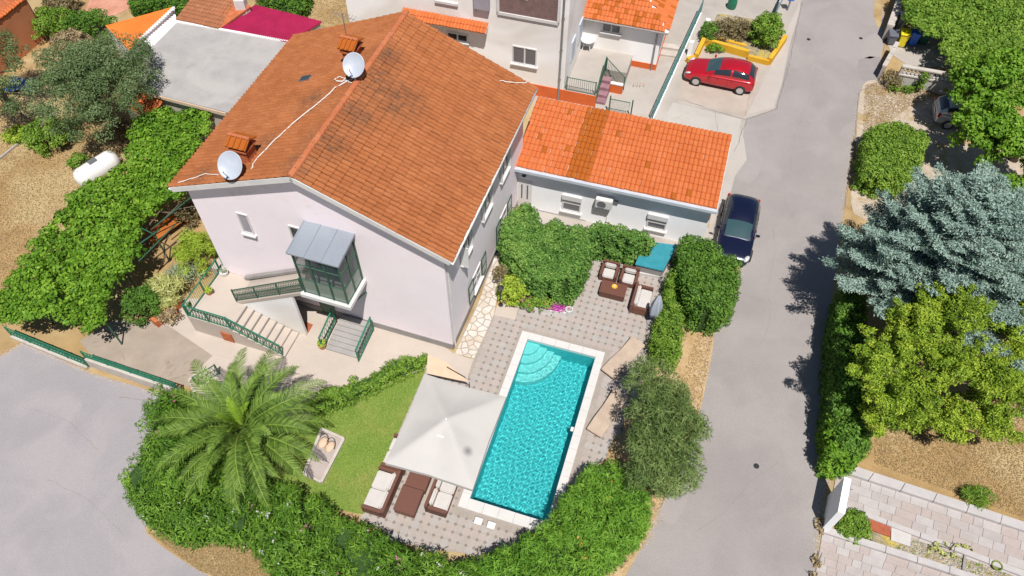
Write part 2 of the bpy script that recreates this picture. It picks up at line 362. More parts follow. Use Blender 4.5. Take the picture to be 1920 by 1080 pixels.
LM['drygrass'] = leafmat('dry_grass_blade', (.24,.16,.07), (.38,.27,.13), (.52,.40,.22))
LM['pinkfl'] = leafmat('pink_petal', (.45,.08,.22), (.60,.15,.35), (.75,.35,.5)); LM['whitefl'] = leafmat('white_petal', (.6,.6,.55), (.75,.75,.7), (.85,.85,.8))
LM['purplefl'] = leafmat('purple_petal', (.40,.03,.30), (.55,.06,.42), (.7,.15,.55)); LM['orangefl'] = leafmat('orange_petal', (.5,.12,.04), (.65,.2,.06), (.7,.3,.1))
# ------------------------------------------------------------------ foliage helpers
def rnd_dirs(n):
    v = RNG.normal(size=(n, 3)); return v/np.linalg.norm(v, axis=1)[:, None]
def leafmesh(name, pos, nrm, tan, ln, wd, tint, mats, parent=None, kind=None, **kw):
    """diamond leaves: pos (n,3), nrm and tan directions, ln/wd sizes, tint 0..1"""
    n = len(pos); nrm = nrm/np.maximum(np.linalg.norm(nrm, axis=1)[:, None], 1e-6)
    t = tan-nrm*(tan*nrm).sum(1)[:, None]; t /= np.maximum(np.linalg.norm(t, axis=1)[:, None], 1e-6); b = np.cross(nrm, t)
    ln = np.broadcast_to(ln, n)[:, None]; wd = np.broadcast_to(wd, n)[:, None]
    v = np.empty((n, 4, 3)); v[:, 0] = pos-t*ln*.5; v[:, 1] = pos+b*wd*.5+nrm*wd*.12; v[:, 2] = pos+t*ln*.5; v[:, 3] = pos-b*wd*.5+nrm*wd*.12
    me = bpy.data.meshes.new(name); me.vertices.add(n*4); me.vertices.foreach_set('co', v.reshape(-1).astype(np.float32))
    me.loops.add(n*4); me.loops.foreach_set('vertex_index', np.arange(n*4, dtype=np.int32))
    me.polygons.add(n); me.polygons.foreach_set('loop_start', np.arange(0, n*4, 4, dtype=np.int32)); me.polygons.foreach_set('loop_total', np.full(n, 4, dtype=np.int32))
    me.update(calc_edges=True)
    ca = me.color_attributes.new('tint', 'FLOAT_COLOR', 'POINT'); c = np.ones((n*4, 4), dtype=np.float32); c[:, 0] = np.repeat(np.clip(tint, 0, 1), 4)
    ca.data.foreach_set('color', c.reshape(-1)); me.materials.append(mats)
    o = link(name, me, parent); props(o, kind=kind, **kw); return o
def clump_leaves(cs, rs, dens, ln, wd, squash=.85, up=.2, spread=.6, tang=None):
    """leaves on the surface of many small clumps; returns arrays"""
    PP, NN, TT, CC = [], [], [], []
    for c, r in zip(cs, rs):
        k = max(8, int(dens*12.6*r*r)); d = rnd_dirs(k); d[:, 2] = np.where(d[:, 2] < -.35, -d[:, 2], d[:, 2])
        PP.append(np.array(c)+d*(r*(.62+.48*RNG.random(k)))[:, None]*np.array([1, 1, squash]))
        nn = d*.8+rnd_dirs(k)*spread; nn[:, 2] += up; NN.append(nn)
        TT.append(rnd_dirs(k) if tang is None else rnd_dirs(k)*.5+d*tang)
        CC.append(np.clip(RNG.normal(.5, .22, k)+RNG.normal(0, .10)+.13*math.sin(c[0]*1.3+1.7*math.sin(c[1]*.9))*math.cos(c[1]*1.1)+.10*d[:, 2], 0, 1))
    return np.concatenate(PP), np.concatenate(NN), np.concatenate(TT), np.concatenate(CC)
def inpoly(x, y, poly):
    ins = np.zeros(len(x), bool); n = len(poly); j = n-1
    for i in range(n):
        xi, yi = poly[i][0], poly[i][1]; xj, yj = poly[j][0], poly[j][1]
        c = ((yi > y) != (yj > y)) & (x < (xj-xi)*(y-yi)/(yj-yi+1e-12)+xi); ins ^= c; j = i
    return ins
def shrink(poly, d):
    n = len(poly); pts = [Vector((p[0], p[1])) for p in poly]
    A = sum(pts[i].x*pts[(i+1) % n].y-pts[(i+1) % n].x*pts[i].y for i in range(n)); s = 1 if A > 0 else -1
    out = []
    for i in range(n):
        a, b, c = pts[i-1], pts[i], pts[(i+1) % n]
        e1 = (b-a).normalized(); e2 = (c-b).normalized(); n1 = Vector((-e1.y, e1.x))*s; n2 = Vector((-e2.y, e2.x))*s
        m = (n1+n2); l = max(.5, m.length**2/2); out.append(b+m/l*d)
    return out
def hedge(name, label, cat, poly, h, leaf, r=.32, dens=60, ln=.15, wd=.08, hvar=.15, sides=True, group=None, flowers=None, base=0.0, squash=.9, tang=None, parent=None, part='foliage', corefrac=.72):
    """a clipped or loose mass of leaves over a footprint polygon (world x, y)"""
    poly = [(p[0], p[1]) for p in poly]; A = np.array(poly); x0, y0 = A.min(0); x1, y1 = A.max(0)
    sp = r*1.05; gx, gy = np.meshgrid(np.arange(x0, x1, sp), np.arange(y0, y1, sp)); gx = gx.ravel()+RNG.normal(0, sp*.3, gx.size); gy = gy.ravel()+RNG.normal(0, sp*.3, gy.size)
    inner = shrink(poly, r*.55); ok = inpoly(gx, gy, inner); gx, gy = gx[ok], gy[ok]
    cs = [(x, y, base+h-r*squash+RNG.normal(0, hvar)*.6+hvar*math.sin(x*1.7+y*.9)) for x, y in zip(gx, gy)]; rs = [r*RNG.uniform(.8, 1.25) for _ in cs]
    if sides:
        n = len(inner)
        for i in range(n):
            a, b = Vector(inner[i]), Vector(inner[(i+1) % n]); k = max(1, int((b-a).length/(r*1.15)))
            for j in range(k):
                p = a.lerp(b, (j+random.random()*.6)/k); z = base+r*.5
                while z < base+h-r*1.2: cs.append((p.x+random.gauss(0, .05), p.y+random.gauss(0, .05), z)); rs.append(r*random.uniform(.8, 1.1)); z += r*1.1
    if parent is None: root = T(name, label, cat, (sum(p[0] for p in poly)/len(poly), sum(p[1] for p in poly)/len(poly), base), 0, group)
    else: root = parent
    off = np.array(root.location) if parent is None else np.zeros(3)
    p, nn, t, c = clump_leaves(cs, rs, dens, ln, wd, squash, tang=tang); k = len(p)
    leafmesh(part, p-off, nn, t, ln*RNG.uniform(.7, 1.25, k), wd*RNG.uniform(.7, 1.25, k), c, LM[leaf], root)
    if sides:
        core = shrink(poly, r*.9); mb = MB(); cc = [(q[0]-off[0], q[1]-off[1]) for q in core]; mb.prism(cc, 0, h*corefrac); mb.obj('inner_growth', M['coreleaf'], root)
    if flowers:
        for fl, nf, fs in flowers:
            ids = RNG.choice(k, nf); cc2 = p[ids]+np.array([0, 0, .06]); rep = 7
            q = np.repeat(cc2, rep, 0)+RNG.normal(0, .07, (nf*rep, 3)); leafmesh('blossom', q-off, rnd_dirs(nf*rep)+np.array([0, 0, .8]), rnd_dirs(nf*rep), fs, fs*.8, RNG.random(nf*rep), LM[fl], root, kind='stuff')
    return root
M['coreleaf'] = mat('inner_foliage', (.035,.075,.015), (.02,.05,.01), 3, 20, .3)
def crown_clumps(blobs, n, r, inner=.35):
    """clump centres over the surfaces of big ellipsoids"""
    cs = []; W = np.array([b[3]*b[4]+b[4]*b[5]+b[3]*b[5] for b in blobs]); W = W/W.sum()
    for _ in range(n):
        b = blobs[RNG.choice(len(blobs), p=W)]; d = rnd_dirs(1)[0]
        if d[2] < -.55: d[2] = -d[2]
        f = RNG.uniform(.75, 1.02) if RNG.random() > inner else RNG.uniform(.4, .8)
        cs.append((b[0]+d[0]*b[3]*f, b[1]+d[1]*b[4]*f, b[2]+d[2]*b[5]*f))
    return cs, [r*RNG.uniform(.65, 1.3) for _ in cs]
def tree(name, label, cat, base, blobs, leaf, n=80, r=.45, dens=45, ln=.16, wd=.07, trunk_r=.16, group=None, squash=.85, tang=None, up=.25, limbs=7, flowers=None):
    root = T(name, label, cat, base, 0, group); b0 = Vector(base)
    cs, rs = crown_clumps(blobs, n, r); p, nn, t, c = clump_leaves(cs, rs, dens, ln, wd, squash, up, tang=tang); k = len(p)
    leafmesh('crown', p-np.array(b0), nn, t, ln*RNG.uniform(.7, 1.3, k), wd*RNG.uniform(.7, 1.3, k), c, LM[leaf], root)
    if flowers:
        fl, nf, fs = flowers; q = p[RNG.choice(k, nf)]+np.array([0, 0, .05]); leafmesh('blossom', q-np.array(b0), rnd_dirs(nf)+np.array([0, 0, 1]), rnd_dirs(nf), fs, fs*.8, RNG.random(nf), LM[fl], root, kind='stuff')
    zt = min(b[2] for b in blobs); cx = sum(b[0] for b in blobs)/len(blobs)-b0.x; cy = sum(b[1] for b in blobs)/len(blobs)-b0.y
    hh = max(.3, zt-b0.z)
    mb = MB(); mb.tube([(0,0,-.05), (cx*.15+.05, cy*.15, hh*.45), (cx*.4, cy*.4, hh*.9)], trunk_r*1.25, 9, trunk_r*.8); mb.obj('trunk', M['bark'], root, smooth=True)
    for i in range(limbs):
        c = cs[RNG.integers(len(cs))]; q = Vector(c)-b0; s = Vector((cx*.35, cy*.35, hh*random.uniform(.55, .9)))
        mid = s.lerp(q, .5)+Vector((random.gauss(0, .15), random.gauss(0, .15), .15)); mb = MB(); mb.tube([s, mid, q], trunk_r*.5, 6, trunk_r*.12); mb.obj('limb', M['bark'], root, smooth=True)
    return root
def shrub(name, label, c, rx, ry, h, leaf, n=None, r=.26, dens=70, ln=.13, wd=.07, cat='shrub', base=0.0, tang=None, flowers=None, group=None, squash=.9, up=.25):
    """a rounded bush standing at world place c; crown reaches height h above base"""
    rz = h*.55; blobs = [(c[0], c[1], base+h-rz, rx, ry, rz)]; n = n or max(14, int(4.2*rx*ry/(r*r)))
    return tree(name, label, cat, (c[0], c[1], base), blobs, leaf, n, r, dens, ln, wd, max(.03, h*.03), group, squash, tang, up, 4, flowers)
def blades(name, poly, n, h, w, leaf, z=0.0, **kw):
    A = np.array([(p[0], p[1]) for p in poly]); x0, y0 = A.min(0); x1, y1 = A.max(0)
    x = RNG.uniform(x0, x1, n*3); y = RNG.uniform(y0, y1, n*3); ok = inpoly(x, y, A); x, y = x[ok][:n], y[ok][:n]; k = len(x)
    pos = np.stack([x, y, np.full(k, z)+h*.35], 1); tan = rnd_dirs(k)*1.0+np.array([0, 0, .45]); nr = rnd_dirs(k)*.6+np.array([0, 0, 1.0])
    return leafmesh(name, pos, nr, tan, h*RNG.uniform(.6, 1.3, k), w, RNG.random(k), LM[leaf], None, kind='stuff', **kw)
def voronoi(pts, poly, gap):
    """cells of the points inside a convex-ish polygon, each shrunk by the joint"""
    out = []
    for i, p in enumerate(pts):
        cell = [Vector(q) for q in poly]
        for j, q in enumerate(pts):
            if i == j or (q-p).length > 2.5: continue
            m = (p+q)/2; n = (q-p).normalized(); m = m-n*gap/2; new = []
            for k in range(len(cell)):
                a, b = cell[k], cell[(k+1) % len(cell)]; da, db = (a-m).dot(n), (b-m).dot(n)
                if da <= 0: new.append(a)
                if da*db < 0: new.append(a.lerp(b, da/(da-db)))
            cell = new
            if len(cell) < 3: break
        if len(cell) >= 3: out.append(cell)
    return out
def pz(l): return [P(*q) for q in l]
# ------------------------------------------------------------------ tile roofs
TILE = {}
def tile_mesh(w, e, mat, var):
    key = (round(w, 3), round(e, 3), mat.name, var)
    if key in TILE: return TILE[key]
    mb = MB(); prof = [(0, -.005), (w*.22, .05), (w*.5, .065), (w*.78, .03), (w*1.0, -.01)]; L_ = e*1.12
    vs = [(x, 0, z+.045) for x, z in prof]+[(x, L_, z) for x, z in prof]+[(x, 0, -.01) for x, z in prof]
    mb.add(vs, [(i, i+1, 6+i, 5+i) for i in range(4)]+[(10+i, 11+i, 1+i, i) for i in range(4)])
    me = mb.mesh('tile', mat); ca = me.color_attributes.new('tint', 'FLOAT_COLOR', 'POINT'); val = (var+.5)/6
    ca.data.foreach_set('color', np.tile(np.array([val, val, val, 1], np.float32), len(vs))); TILE[key] = me; return me
def tile_roof(parent, faces, w, e, matfn, n_ind=300, pw=None):
    """faces: list of (origin, xdir, updir, length, slope_length, half_cut) in the parent's own coordinates. The tiles nearest the camera are parts of their own"""
    W = pw or parent.matrix_basis; alltiles = []
    for (o, xd, yd, Lx, Ly, clip) in faces:
        o, xd, yd = Vector(o), Vector(xd).normalized(), Vector(yd).normalized(); zd = xd.cross(yd).normalized()
        if zd.z < 0: o = o+xd*Lx; xd = -xd; zd = xd.cross(yd).normalized(); flip = True
        else: flip = False
        nc = max(1, round(Lx/w)); nr = max(1, round(Ly/e)); ww = Lx/nc; ee = Ly/nr
        for j in range(nr):
            for i in range(nc):
                cx, cy = (i+.5)*ww, (j+.5)*ee
                if clip and not clip((Lx-cx) if flip else cx, cy): continue
                p = o+xd*(i*ww+random.gauss(0, .004))+yd*(j*ee-.02+random.gauss(0, .008))+zd*random.uniform(0, .012)
                m = Matrix((xd, yd, zd)).transposed().to_4x4(); m.translation = p
                alltiles.append((m, matfn((Lx-cx) if flip else cx, cy), random.randrange(6), ww, ee))
    alltiles.sort(key=lambda t: ((W @ t[0].translation)-Vector((0, 0, CAMZ))).length)
    for m, mt, v, ww, ee in alltiles[:n_ind]:
        o = link('tile', tile_mesh(ww, ee, mt, v), parent); o.matrix_basis = m
    rest = alltiles[n_ind:]
    if rest:
        mats = list({t[1].name: t[1] for t in rest}.values()); vs, fs, mi, ti = [], [], [], []
        for m, mt, v, ww, ee in rest:
            me = tile_mesh(ww, ee, mt, v); b = len(vs); k = mats.index(mt)
            vs += [m @ q.co for q in me.vertices]; fs += [tuple(x+b for x in f.vertices) for f in me.polygons]; mi += [k]*len(me.polygons); ti += [(v+.5)/6]*len(me.vertices)
        me = bpy.data.meshes.new('tile'); me.from_pydata(vs, [], fs)
        for q in mats: me.materials.append(q)
        me.polygons.foreach_set('material_index', mi); ca = me.color_attributes.new('tint', 'FLOAT_COLOR', 'POINT')
        c = np.ones((len(vs), 4), np.float32); c[:, 0] = ti; ca.data.foreach_set('color', c.reshape(-1)); me.update(); link('tile', me, parent)['kind'] = 'stuff'
def ridge_tiles(parent, a, b, mat, r=.13, step=.38):
    a, b = Vector(a), Vector(b); d = (b-a); n = max(1, int(d.length/step)); d.normalize(); s = d.cross(Vector((0,0,1))).normalized(); u = s.cross(d)
    mb = MB(); L_ = step*1.12; vs = []
    for y, rr in ((0, r*1.12), (L_, r)):
        for k in range(6): an = math.pi*k/5; vs.append((math.cos(an)*rr, y, math.sin(an)*rr*.9-.02))
    mb.add(vs, [(i, 6+i, 7+i, 1+i) for i in range(5)]+[(0, 1, 2, 3, 4, 5)]); mes = []
    for v in range(4):
        me = mb.mesh('ridge_tile', mat); ca = me.color_attributes.new('tint', 'FLOAT_COLOR', 'POINT'); ca.data.foreach_set('color', np.tile(np.array([v/3, v/3, v/3, 1], np.float32), len(vs))); mes.append(me)
    for i in range(n):
        o = link('ridge_tile', mes[random.randrange(4)], parent); m = Matrix((s, d, u)).transposed().to_4x4(); m.translation = a+d*i*((b-a).length/n); o.matrix_basis = m
# ------------------------------------------------------------------ fences and railings
def railing(name, label, pts, h, mat, cat='railing', style='bar', spacing=.13, group=None, posts=True, rail=.025, lattice_rows=1, bh=.08):
    """pts: base points in world; parts: posts, rails, balusters"""
    o = Vector(pts[0]); root = T(name, label, cat, o, 0, group); q = [Vector(p)-o for p in pts]; up = Vector((0, 0, 1))
    for i in range(len(q)-1):
        a, b = q[i], q[i+1]; L_ = (b-a).length; d = (b-a)/L_
        MB().tube([a+up*h, b+up*h], rail, 6).obj('top_rail', mat, root); MB().tube([a+up*bh, b+up*bh], rail*.8, 6).obj('bottom_rail', mat, root)
        mb = MB(); n = max(2, int(L_/spacing))
        for r_ in range(lattice_rows):
            z0 = bh+(h-bh)*r_/lattice_rows; z1 = bh+(h-bh)*(r_+1)/lattice_rows
            if r_: MB().tube([a+up*z0, b+up*z0], rail*.7, 6).obj('middle_rail', mat, root)
            for k in range(n):
                p = a+d*(L_*(k+.5)/n)
                if style == 'bar': mb.tube([p+up*z0, p+up*z1], .010, 4)
                else:
                    s = L_/n*.95
                    mb.tube([p-d*s*.5+up*z0, p+d*s*.5+up*z1], .011, 4); mb.tube([p+d*s*.5+up*z0, p-d*s*.5+up*z1], .011, 4)
        mb.obj('baluster', mat, root, kind='stuff')
    if posts:
        for i, p in enumerate(q):
            MB().rbox(p+up*(h/2+.02), (.055, .055, h+.06)).obj('post', mat, root)
            if i < len(q)-1:
                L_ = (q[i+1]-p).length; k = int(L_/1.8)
                for j in range(1, k+1): MB().rbox(p.lerp(q[i+1], j/(k+1))+up*(h/2), (.045, .045, h)).obj('post', mat, root)
    return root
# ================================================================== THE SETTING
PF = Fr(.5, 19.93, R(-17.3)); PWD, PLN = 3.95, 8.85               # pool outline, measured from its far left corner
def pw(u, v, z=0): return PF.w(u, v, z)
CI = .36
hole = [pw(CI, -CI), pw(PWD-CI, -CI), pw(PWD-CI, -PLN+.45), pw(CI, -PLN+.45)]
hole2 = [pw(.03, -.03), pw(PWD-.03, -.03), pw(PWD-.03, -PLN+.03), pw(.03, -PLN+.03)]
sheet('ground', [(-300,-150,0),(300,-150,0),(300,400,0),(-300,400,0)], 0, M['soil'], [hole])
roadL = [(1130,1150),(1165,1085),(1215,1010),(1238,950),(1262,880),(1300,760),(1322,690),(1340,612),(1378,545),(1392,478),(1345,470),(1352,400),(1372,322),(1392,262),(1399,222),(1452,206),(1468,150),(1482,80),(1503,0)]
roadR = [(1655,0),(1658,60),(1655,80),(1650,150),(1618,165),(1603,250),(1590,330),(1578,420),(1565,520),(1552,600),(1548,700),(1548,850),(1551,900),(1535,995),(1528,1085),(1527,1150)]
rp = px_poly(roadL)+[P(1503,0)+Vector((14,60,0)), P(1655,0)+Vector((12,60,0))]+px_poly(roadR)+[P(1527,1150)+Vector((-4,-30,0)), P(1130,1150)+Vector((-14,-30,0))]
sheet('road', rp, .006, M['asphalt'])
st = px_poly([(-60,690),(0,668),(42,642),(172,700),(345,750),(420,790),(380,900),(290,1005),(420,1090),(620,1160)])+[P(1150,1110), P(1290,1110), P(1290,1150)+Vector((-14,-30,0)), Vector((-70,-25,0)), Vector((-70,22,0))]
sheet('street', st, .010, M['asphalt2'])
sheet('forecourt', px_poly([(1000,250),(1385,300),(1399,222),(1452,206),(1468,150),(1482,80),(1503,0)])+[P(1503,0)+Vector((8,34,0)), P(1100,0)+Vector((0,30,0)), P(1000,0)], .014, M['concrete'])
sheet('annex_paving', px_poly([(975,360),(1345,430),(1345,520),(1200,500),(1000,440)]), .009, M['concrete']); sheet('roadside_concrete', px_poly([(1318,500),(1330,420),(1360,280),(1394,258),(1400,300),(1378,330),(1360,400),(1354,478)]), .011, M['concrete'])
# forecourt slabs that can be told apart, edges proud by the joint
for k, (poly, mk, z) in enumerate([([(1293,112),(1318,92),(1440,120),(1397,219),(1270,187)], 'washed2', .024), ([(1243,228),(1262,193),(1390,224),(1376,300),(1318,290)], 'pale', .022), ([(1400,215),(1447,122),(1492,20),(1500,2),(1500,20),(1480,86),(1466,150),(1450,203)], 'side', .026)]):
    M.setdefault('washed2', mat('drive_concrete', (.41,.35,.30), (.36,.305,.26), .9, 40, .1, .9, .2))
    M.setdefault('pale', mat('pale_concrete', (.43,.405,.37), (.38,.36,.33), .7, 40, .1, .9, .2, stain=((.36,.28,.21), .8, .62)))
    M.setdefault('side', mat('pavement_concrete', (.43,.385,.35), (.39,.35,.32), .6, 40, .08, .9, .2))
    MB().prism(px_poly(poly), .0, z).obj('concrete_slab', M[mk], bpy.data.objects['forecourt'])
gd = smooth_poly(px_poly([(1604,300),(1612,175),(1640,150),(1700,165),(1780,190),(1900,240),(1980,330),(1850,420),(1700,420),(1600,400)]), 3)
sheet('gravel_drive', gd, .016, M['gravel'])
sheet('right_yard', px_poly([(1545,870),(1560,560),(1600,400),(1850,420),(1990,300),(2100,600),(2050,1020),(1930,985),(1700,905),(1580,868)]), .008, M['soil'])
sheet('verge', smooth_poly(px_poly([(275,1000),(300,985),(420,1010),(500,1040),(560,1110),(470,1110),(370,1068)]), 3), .016, M['soil'])
sheet('roadside_verge', smooth_poly(px_poly([(1150,1100),(1210,1010),(1244,935),(1300,820),(1340,600),(1280,560),(1200,700),(1150,950),(1050,1080)]), 3), .012, M['verge'])
sheet('verge_strip', px_poly([(1640,0),(1656,0),(1652,50),(1645,52),(1638,30)]), .016, M['soil'])
sheet('driveway', px_poly([(150,640),(215,600),(330,605),(352,600),(425,640),(430,670),(385,740),(345,722),(170,665)]), .018, M['washed'])
tslab = sheet('terrace', px_poly([(300,600),(345,560),(440,560),(560,560),(700,560),(858,668),(888,674),(876,712),(805,690),(760,700),(640,735),(560,800),(380,790),(352,712),(400,668)]), .020, M['terrace'])
for poly in ([(352,712),(399,667),(527,700),(500,745),(370,760)], [(399,664),(440,640),(520,672),(535,672),(528,698)], [(536,672),(560,640),(665,672),(765,702),(640,733),(602,722)], [(602,724),(532,702),(505,748),(540,790),(636,736)], [(668,671),(690,625),(781,641),(771,664),(768,700)], [(783,642),(850,662),(887,675),(876,710),(806,688),(770,702)], [(553,640),(562,600),(600,600),(604,650)]):
    MB().prism(px_poly(poly, .02), .0, .0375 if poly[0][0] == 553 else .034).obj('terrace_slab', M['terrace'], tslab)
lawnp = px_poly([(610,745),(700,700),(800,690),(770,760),(722,868),(683,965),(600,950),(470,960),(480,820)])
sheet('lawn', lawnp, .014, M['lawn'])
blades('lawn_grass', lawnp, 22000, .07, .03, 'grass', .01)
drys = px_poly([(-60,130),(60,200),(190,240),(250,260),(60,500),(0,560),(-60,640)])
blades('dry_grass', drys, 22000, .07, .035, 'drygrass', .0)
blades('verge_grass', px_poly([(280,1000),(420,1000),(510,1050),(560,1110),(470,1110),(370,1068)]), 9000, .08, .03, 'drygrass', .01)
blades('yard_grass', px_poly([(1640,790),(1990,700),(1990,1000),(1930,975),(1640,870)]), 16000, .08, .035, 'drygrass', .0)
blades('drive_grass', px_poly([(1622,160),(1680,150),(1760,178),(1700,205),(1640,250),(1616,280)]), 5000, .08, .03, 'drygrass', .01)
blades('roadside_grass', px_poly([(1180,1060),(1240,950),(1300,830),(1340,620),(1310,620),(1200,930),(1120,1080)]), 7000, .08, .03, 'drygrass', .01)
blades('far_grass', px_poly([(560,0),(760,-60),(765,30),(600,60)]), 5000, .08, .035, 'drygrass', .0)
# ---- patio of octagonal pavers with small square insets
patio_px = [(972,560),(1000,470),(1110,460),(1250,480),(1262,520),(1250,600),(1215,690),(1165,800),(1120,880),(1060,960),(1000,1010),(900,1040),(800,1030),(735,1010),(683,975),(683,962),(722,868),(770,760),(800,690),(876,712),(888,674),(925,592),(965,601)]
patio = px_poly(patio_px); pobj = sheet('patio', patio, .0295, M['joint'], [hole2])
pt = .335; pp = [(p.x, p.y) for p in patio]; cell = []
for i in range(-20, 27):
    for j in range(-40, 26):
        u, v = i*pt, j*pt; c = pw(u, v)
        if -.2 < u < PWD+.2 and -PLN-.2 < v < .2: continue
        if inpoly(np.array([c.x]), np.array([c.y]), pp)[0]: cell.append((u, v, c))
cell.sort(key=lambda t: (t[2]-Vector((0,0,CAMZ))).length)
def octa(z1):
    a = pt/2-.004; k = .082; o = [(a,-a+k),(a,a-k),(a-k,a),(-a+k,a),(-a,a-k),(-a,-a+k),(-a+k,-a),(a-k,-a)]
    return o
M['paver2'] = mat('patio_paver_rosy', (.385,.33,.305), (.35,.30,.27), 2.0, 40, .12, .9, .2); M['paver3'] = mat('patio_paver_grey', (.375,.345,.325), (.34,.315,.295), 2.0, 40, .12, .9, .2)
pvm = [MB().prism(octa(0), 0, .03).mesh('paver', M[k]) for k in ('paver', 'paver2', 'paver3')]
rest = [MB(), MB(), MB()]; ins = MB()
for n, (u, v, c) in enumerate(cell):
    k = random.randrange(3)
    if n < 300:
        o = link('paver', pvm[k], pobj); o.location = (c.x, c.y, .004+random.uniform(0, .005)); o.rotation_euler = (0, 0, PF.a+random.gauss(0, .006))
    else: rest[k].prism([tuple((PF.w(u+a, v+b))[:2]) for a, b in octa(0)], .004, .035+random.uniform(0, .005))
    s = .074; q = PF.w(u+pt/2, v+pt/2); ins.prism([tuple(PF.w(u+pt/2+a, v+pt/2+b)[:2]) for a, b in ((s,0),(0,s),(-s,0),(0,-s))], .004, .033)
for k in range(3): rest[k].obj('paver', M[('paver','paver2','paver3')[k]], pobj, kind='stuff')
ins.obj('inset_paver', M['inset'], pobj, kind='stuff')
MB().prism(px_poly([(932,574),(976,562),(966,601),(926,592)]), 0, .05).obj('concrete_slab', M['terrace'], pobj)
# ---- crazy paving beside the house
strip = px_poly([(853,664),(889,673),(926,592),(940,505),(962,400),(948,395),(900,560),(870,620)])
so_ = sheet('stone_path', strip, .024, M['joint'])
M['crazy'] = mat('crazy_stone', (.56,.50,.43), (.48,.40,.32), 2.2, 30, .10, .9, .3); M['crazy2'] = mat('crazy_stone_cream', (.58,.54,.49), (.53,.48,.42), 2.2, 30, .10, .9, .3)
for quad in ([(853,664),(889,673),(926,592),(895,575)], [(895,575),(926,592),(941,508),(922,500)], [(922,500),(941,508),(962,400),(950,395)]):
    A = [Vector(P(*q).xy) for q in quad]
    if (A[1]-A[0]).cross(A[2]-A[0]) < 0: A = A[::-1]
    c0 = sum(A, Vector((0, 0)))/4; area = sum(A[k].cross(A[(k+1) % 4]) for k in range(4))/2; want = int(area/.085); pts = []; tr = 0
    while len(pts) < want and tr < 4000:
        tr += 1; s_, t_ = random.random(), random.random(); q = A[0].lerp(A[1], s_).lerp(A[3].lerp(A[2], s_), t_)
        if all((q-o).length > .22 for o in pts): pts.append(q)
    for cell_ in voronoi(pts, A, .04):
        c = sum(cell_, Vector((0, 0)))/len(cell_); MB().prism([tuple(q.lerp(c, .03)) for q in cell_], .01, .045+random.uniform(0, .015)).obj('stone', M[random.choice(['crazy', 'crazy2'])], so_)
# ---- paved paths, lower right
def paved(name, label_pts, rows, z, sw=.62):
    """rows: (start, end) of the two long borders; stones laid in courses along it"""
    (a, b), (c, d) = label_pts; a, b, c, d = [P(*q) for q in (a, b, c, d)]
    base = sheet(name, [a, b, d, c], .020+z, M['joint']); L_ = (b-a).length; n = int(L_/sw)
    mats = ['path_a', 'path_b', 'path_c']; meshes = {}
    for r in range(rows):
        off = random.random()*sw; x = -off
        while x < L_:
            ww = sw*random.uniform(.55, 1.35); x0, x1 = max(0, x)/L_, min(L_, x+ww)/L_
            if x1-x0 > .01:
                t0, t1 = (r+.01)/rows, (r+1-.01)/rows; g = .006/L_
                q = [a.lerp(b, x0+g).lerp(c.lerp(d, x0+g), t0), a.lerp(b, x1-g).lerp(c.lerp(d, x1-g), t0), a.lerp(b, x1-g).lerp(c.lerp(d, x1-g), t1), a.lerp(b, x0+g).lerp(c.lerp(d, x0+g), t1)]
                MB().prism(q, .01, .045+z+random.uniform(0, .008)).obj('paving_stone', M[random.choice(mats)], base)
            x += ww
    return base
pa = paved('paved_path', [((1568,884),(2000,1026)), ((1556,955),(1985,1112))], 5, 0)
pb = paved('lower_paved_path', [((1541,1000),(1900,1118)), ((1527,1085),(1850,1200))], 6, 0)
for (q, zz, par) in [(((1578,871),(2000,1010),(2000,1026),(1566,885)), .22, pa), (((1600,955),(1985,1098),(1985,1110),(1598,963)), .16, pa), (((1543,989),(1900,1104),(1900,1116),(1541,1001)), .18, pb)]:
    A4 = [P(x, y) for x, y in q]; k = int((A4[1]-A4[0]).length/1.1)
    for i in range(k):
        f0, f1 = (i+.01)/k, (i+.99)/k
        MB().prism([A4[0].lerp(A4[1], f0), A4[0].lerp(A4[1], f1), A4[3].lerp(A4[2], f1), A4[3].lerp(A4[2], f0)], 0, zz+random.uniform(0, .01)).obj('kerb_stone', M['kerb'], par)
bed = px_poly([(1598,966),(1985,1112),(1900,1112),(1560,1000),(1560,975)])
M['bedsoil'] = mat('gravelly_bed', (.36,.30,.21), (.20,.17,.10), 5, 22, .45, .95, .8, 12, stain=((.42,.33,.08), 1.0, .5))
sheet('planting_bed', bed, .018, M['bedsoil'])
def pebbles(name, poly, n, r, mats, z=.02):
    A = np.array([(p[0], p[1]) for p in poly]); x0, y0 = A.min(0); x1, y1 = A.max(0); x = RNG.uniform(x0, x1, n*4); y = RNG.uniform(y0, y1, n*4); ok = inpoly(x, y, A); x, y = x[ok][:n], y[ok][:n]
    mb = MB()
    for px_, py_ in zip(x, y):
        mb.cm = random.randrange(len(mats)); s = r*random.uniform(.5, 1.5); a = random.random()*3
        vs = [Vector((px_+math.cos(a+k*1.256)*s, py_+math.sin(a+k*1.256)*s, z)) for k in range(5)]+[Vector((px_, py_, z+s*.8))]; mb.add(vs, [(k, (k+1) % 5, 5) for k in range(5)])
    return mb.obj(name, mats, None, kind='stuff')
pebbles('pebbles', px_poly([(1700,1005),(1985,1112),(1900,1112),(1680,1035)]), 2600, .045, [M['stone'], M['soil'], M['plinth'], M['path_c'], M['lawn']], .018)
pebbles('gravel', gd, 1800, .03, [M['stone'], M['gravel'], M['plinth']], .016)
pebbles('verge_pebbles', px_poly([(1180,1060),(1240,950),(1300,830),(1340,620),(1325,620),(1225,930),(1140,1080)]), 700, .03, [M['stone'], M['verge'], M['gravel']], .012)
